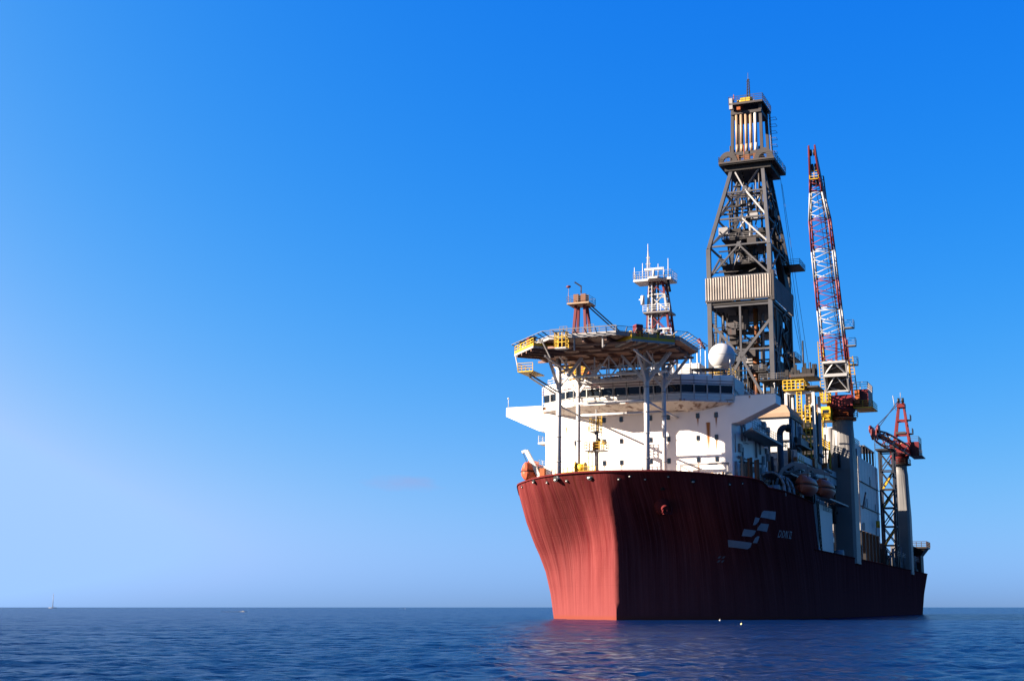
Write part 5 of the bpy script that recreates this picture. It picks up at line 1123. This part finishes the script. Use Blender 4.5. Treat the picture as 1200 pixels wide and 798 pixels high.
# stern platform and gear
t = Thing('stern_house', 'small red and brown winch house at the stern', 'deckhouse', (194, 19, 10.05))
m = MB(); m.loft([rect(192, 198, 17.6, 20.2, 10.05), rect(192, 198, 17.6, 20.2, 15.5), rect(191, 199, 17.0, 21.6, 17.4)]); t.part('tower', m, DARK)
m = MB(); m.box((190.8, 16.8, 17.4), (199.2, 21.9, 17.8)); pl_ = t.part('top_platform', m, STEEL); m = MB(); m.rail([(190.8, 16.8, 17.8), (190.8, 21.9, 17.8), (199.2, 21.9, 17.8)], 1.3, .1, step=1.2); t.part('platform_rail', m, STEEL, pl_)
m = MB(); m.box((191.5, 17.9, 13.6), (192.2, 19.8, 15.4)); t.part('red_panel', m, RED)
m = MB(); m.tube((191.4, 18.2, 11.2), (191.4, 19.4, 11.2), .8, 12); t.part('winch_drum', m, BEIGE)
t = Thing('aft_machinery', 'dark low machinery on the after deck at the foot of the farthest pedestal', 'machinery', (160, 12, 10.05))
for k in range(54):
    u = rnd.uniform(140, 192); p = rnd.uniform(8, 20.3); m = MB(); a, b, cc = rnd.uniform(1, 5), rnd.uniform(1, 3), rnd.uniform(2.5, 8.0); m.box((u, p - b, 10.05), (u + a, p, 10.05 + cc)); t.part('tank' if k % 2 else 'cabinet', m, rnd.choice((DARK, DARK, STEEL, GREY)))
m = MB(); m.box((142, -14, 10.05), (188, 6, 17)); t.part('pipe_deck', m, DARK)
for k in range(24): m = MB(); u = rnd.uniform(142, 190); p = rnd.uniform(17.5, 20.3); m.tube((u, p, 10.05), (u, p, rnd.uniform(12.5, 17)), rnd.uniform(.12, .4), 6); t.part('pipe', m, rnd.choice((DARK, STEEL, GREY)))
for u in (143, 152, 170, 178): m = MB(); m.rail([(u, 20.4, 13.5), (u + 7, 20.4, 13.5)], 1.2, .05); t.part('railing', m, GREY)
t = Thing('white_cabin', 'sunlit white cabin between the casing and the lattice boom rest', 'deckhouse', (152, 12, 10.05))
m = MB(); m.box((150.5, 9, 17), (158, 14.8, 29)); t.part('walls', m, WHITE)
for z in (20, 24.5): m = MB(); m.box((150.4, 12.8, z), (150.52, 13.8, z + 1.2)); t.part('window', m, GLASS)

# ================================================================== ON THE WATER
def world_thing(name, label, cat, loc, group=None):
    t = Thing(name, label, cat, (0, 0, 0), group); t.o.matrix_world = Matrix.Translation(loc) @ Matrix.Rotation(0, 4, 'Z'); return t
for i, (c, label) in enumerate((((-2.9, 15.9, .1), 'small white ball afloat close under the port bow, the nearer to the hull'), ((-42, 28, .1), 'small yellowish ball afloat right of the other, a little nearer to us'))):
    r = .17 if i == 0 else .12  # two small pale balls set on the water
    t = Thing('floating_ball', label, 'float', c, 'small balls off the port bow')
    m = MB(); m.ball((c[0], c[1], .2), r, 12, 8); t.part('ball', m, LGREY if i == 0 else mat('yellow_ball', (0.3792, 0.3438, 0.177), .4)); m = MB(); m.tube((c[0], c[1], .2 + r * .9), (c[0], c[1], .3 + r * 1.2), .05, 6); t.part('eye', m, DARK)
X = (71.5 - 600) / FPX * 3000
t = world_thing('sailing_yacht', 'tiny mast of a far sailing yacht on the horizon at the far left', 'yacht', (X, 3000, 0))
m = MB(); m.tube((0, 0, 1), (0, 0, 31), .75, 8, .35); t.part('mast', m, LGREY)
m = MB(); m.loft([[(x * 9, y * 2 * (1 - abs(x) ** 2.2), z) for x, y in ((-.98, 1), (-.5, 1), (0, 1), (.5, 1), (.98, 1), (.98, -1), (.5, -1), (0, -1), (-.5, -1), (-.98, -1))] for z in (-.3, 1.3)]); t.part('hull', m, LGREY)
m = MB(); m.loft([[(0, 0, 3), (7, .1, 3), (0, 0, 3.6)], [(0, .15, 3), (7, .25, 3), (0, .15, 3.6)]]); t.part('furled_sail', m, GREY)
def launch(px, py, L, label):
    dist = 1.75 / ((py - HOR) / FPX); t = world_thing('motor_launch', label, 'motor boat', ((px - 600) / FPX * dist, dist, 0), 'far motor boats')
    m = MB(); m.loft([[(x * L / 2, y * L * .14, z) for x, y in ((-1, 1), (.4, 1), (1, 0), (.4, -1), (-1, -1))] for z in (-.1, L * .09)]); t.part('hull', m, WHITE)
    m = MB(); m.loft([[(x * L / 2, y * L * .1, z) for x, y in ((-.4, 1), (.15, 1), (.15, -1), (-.4, -1))] for z in (L * .09, L * .18)]); t.part('cabin', m, WHITE)
    m = MB(); m.prism([(-L * .5, -.4), (-L * 3, -1.4), (-L * 3, 1.4), (-L * .5, .4)], -.05, .14); t.part('wake_foam', m, WHITE)
launch(291, 716.6, 2.6, 'tiny white motor launch with a foam wake far off to the left')
launch(477, 713.1, 2.2, 'tiny white motor boat near the horizon left of the ship')
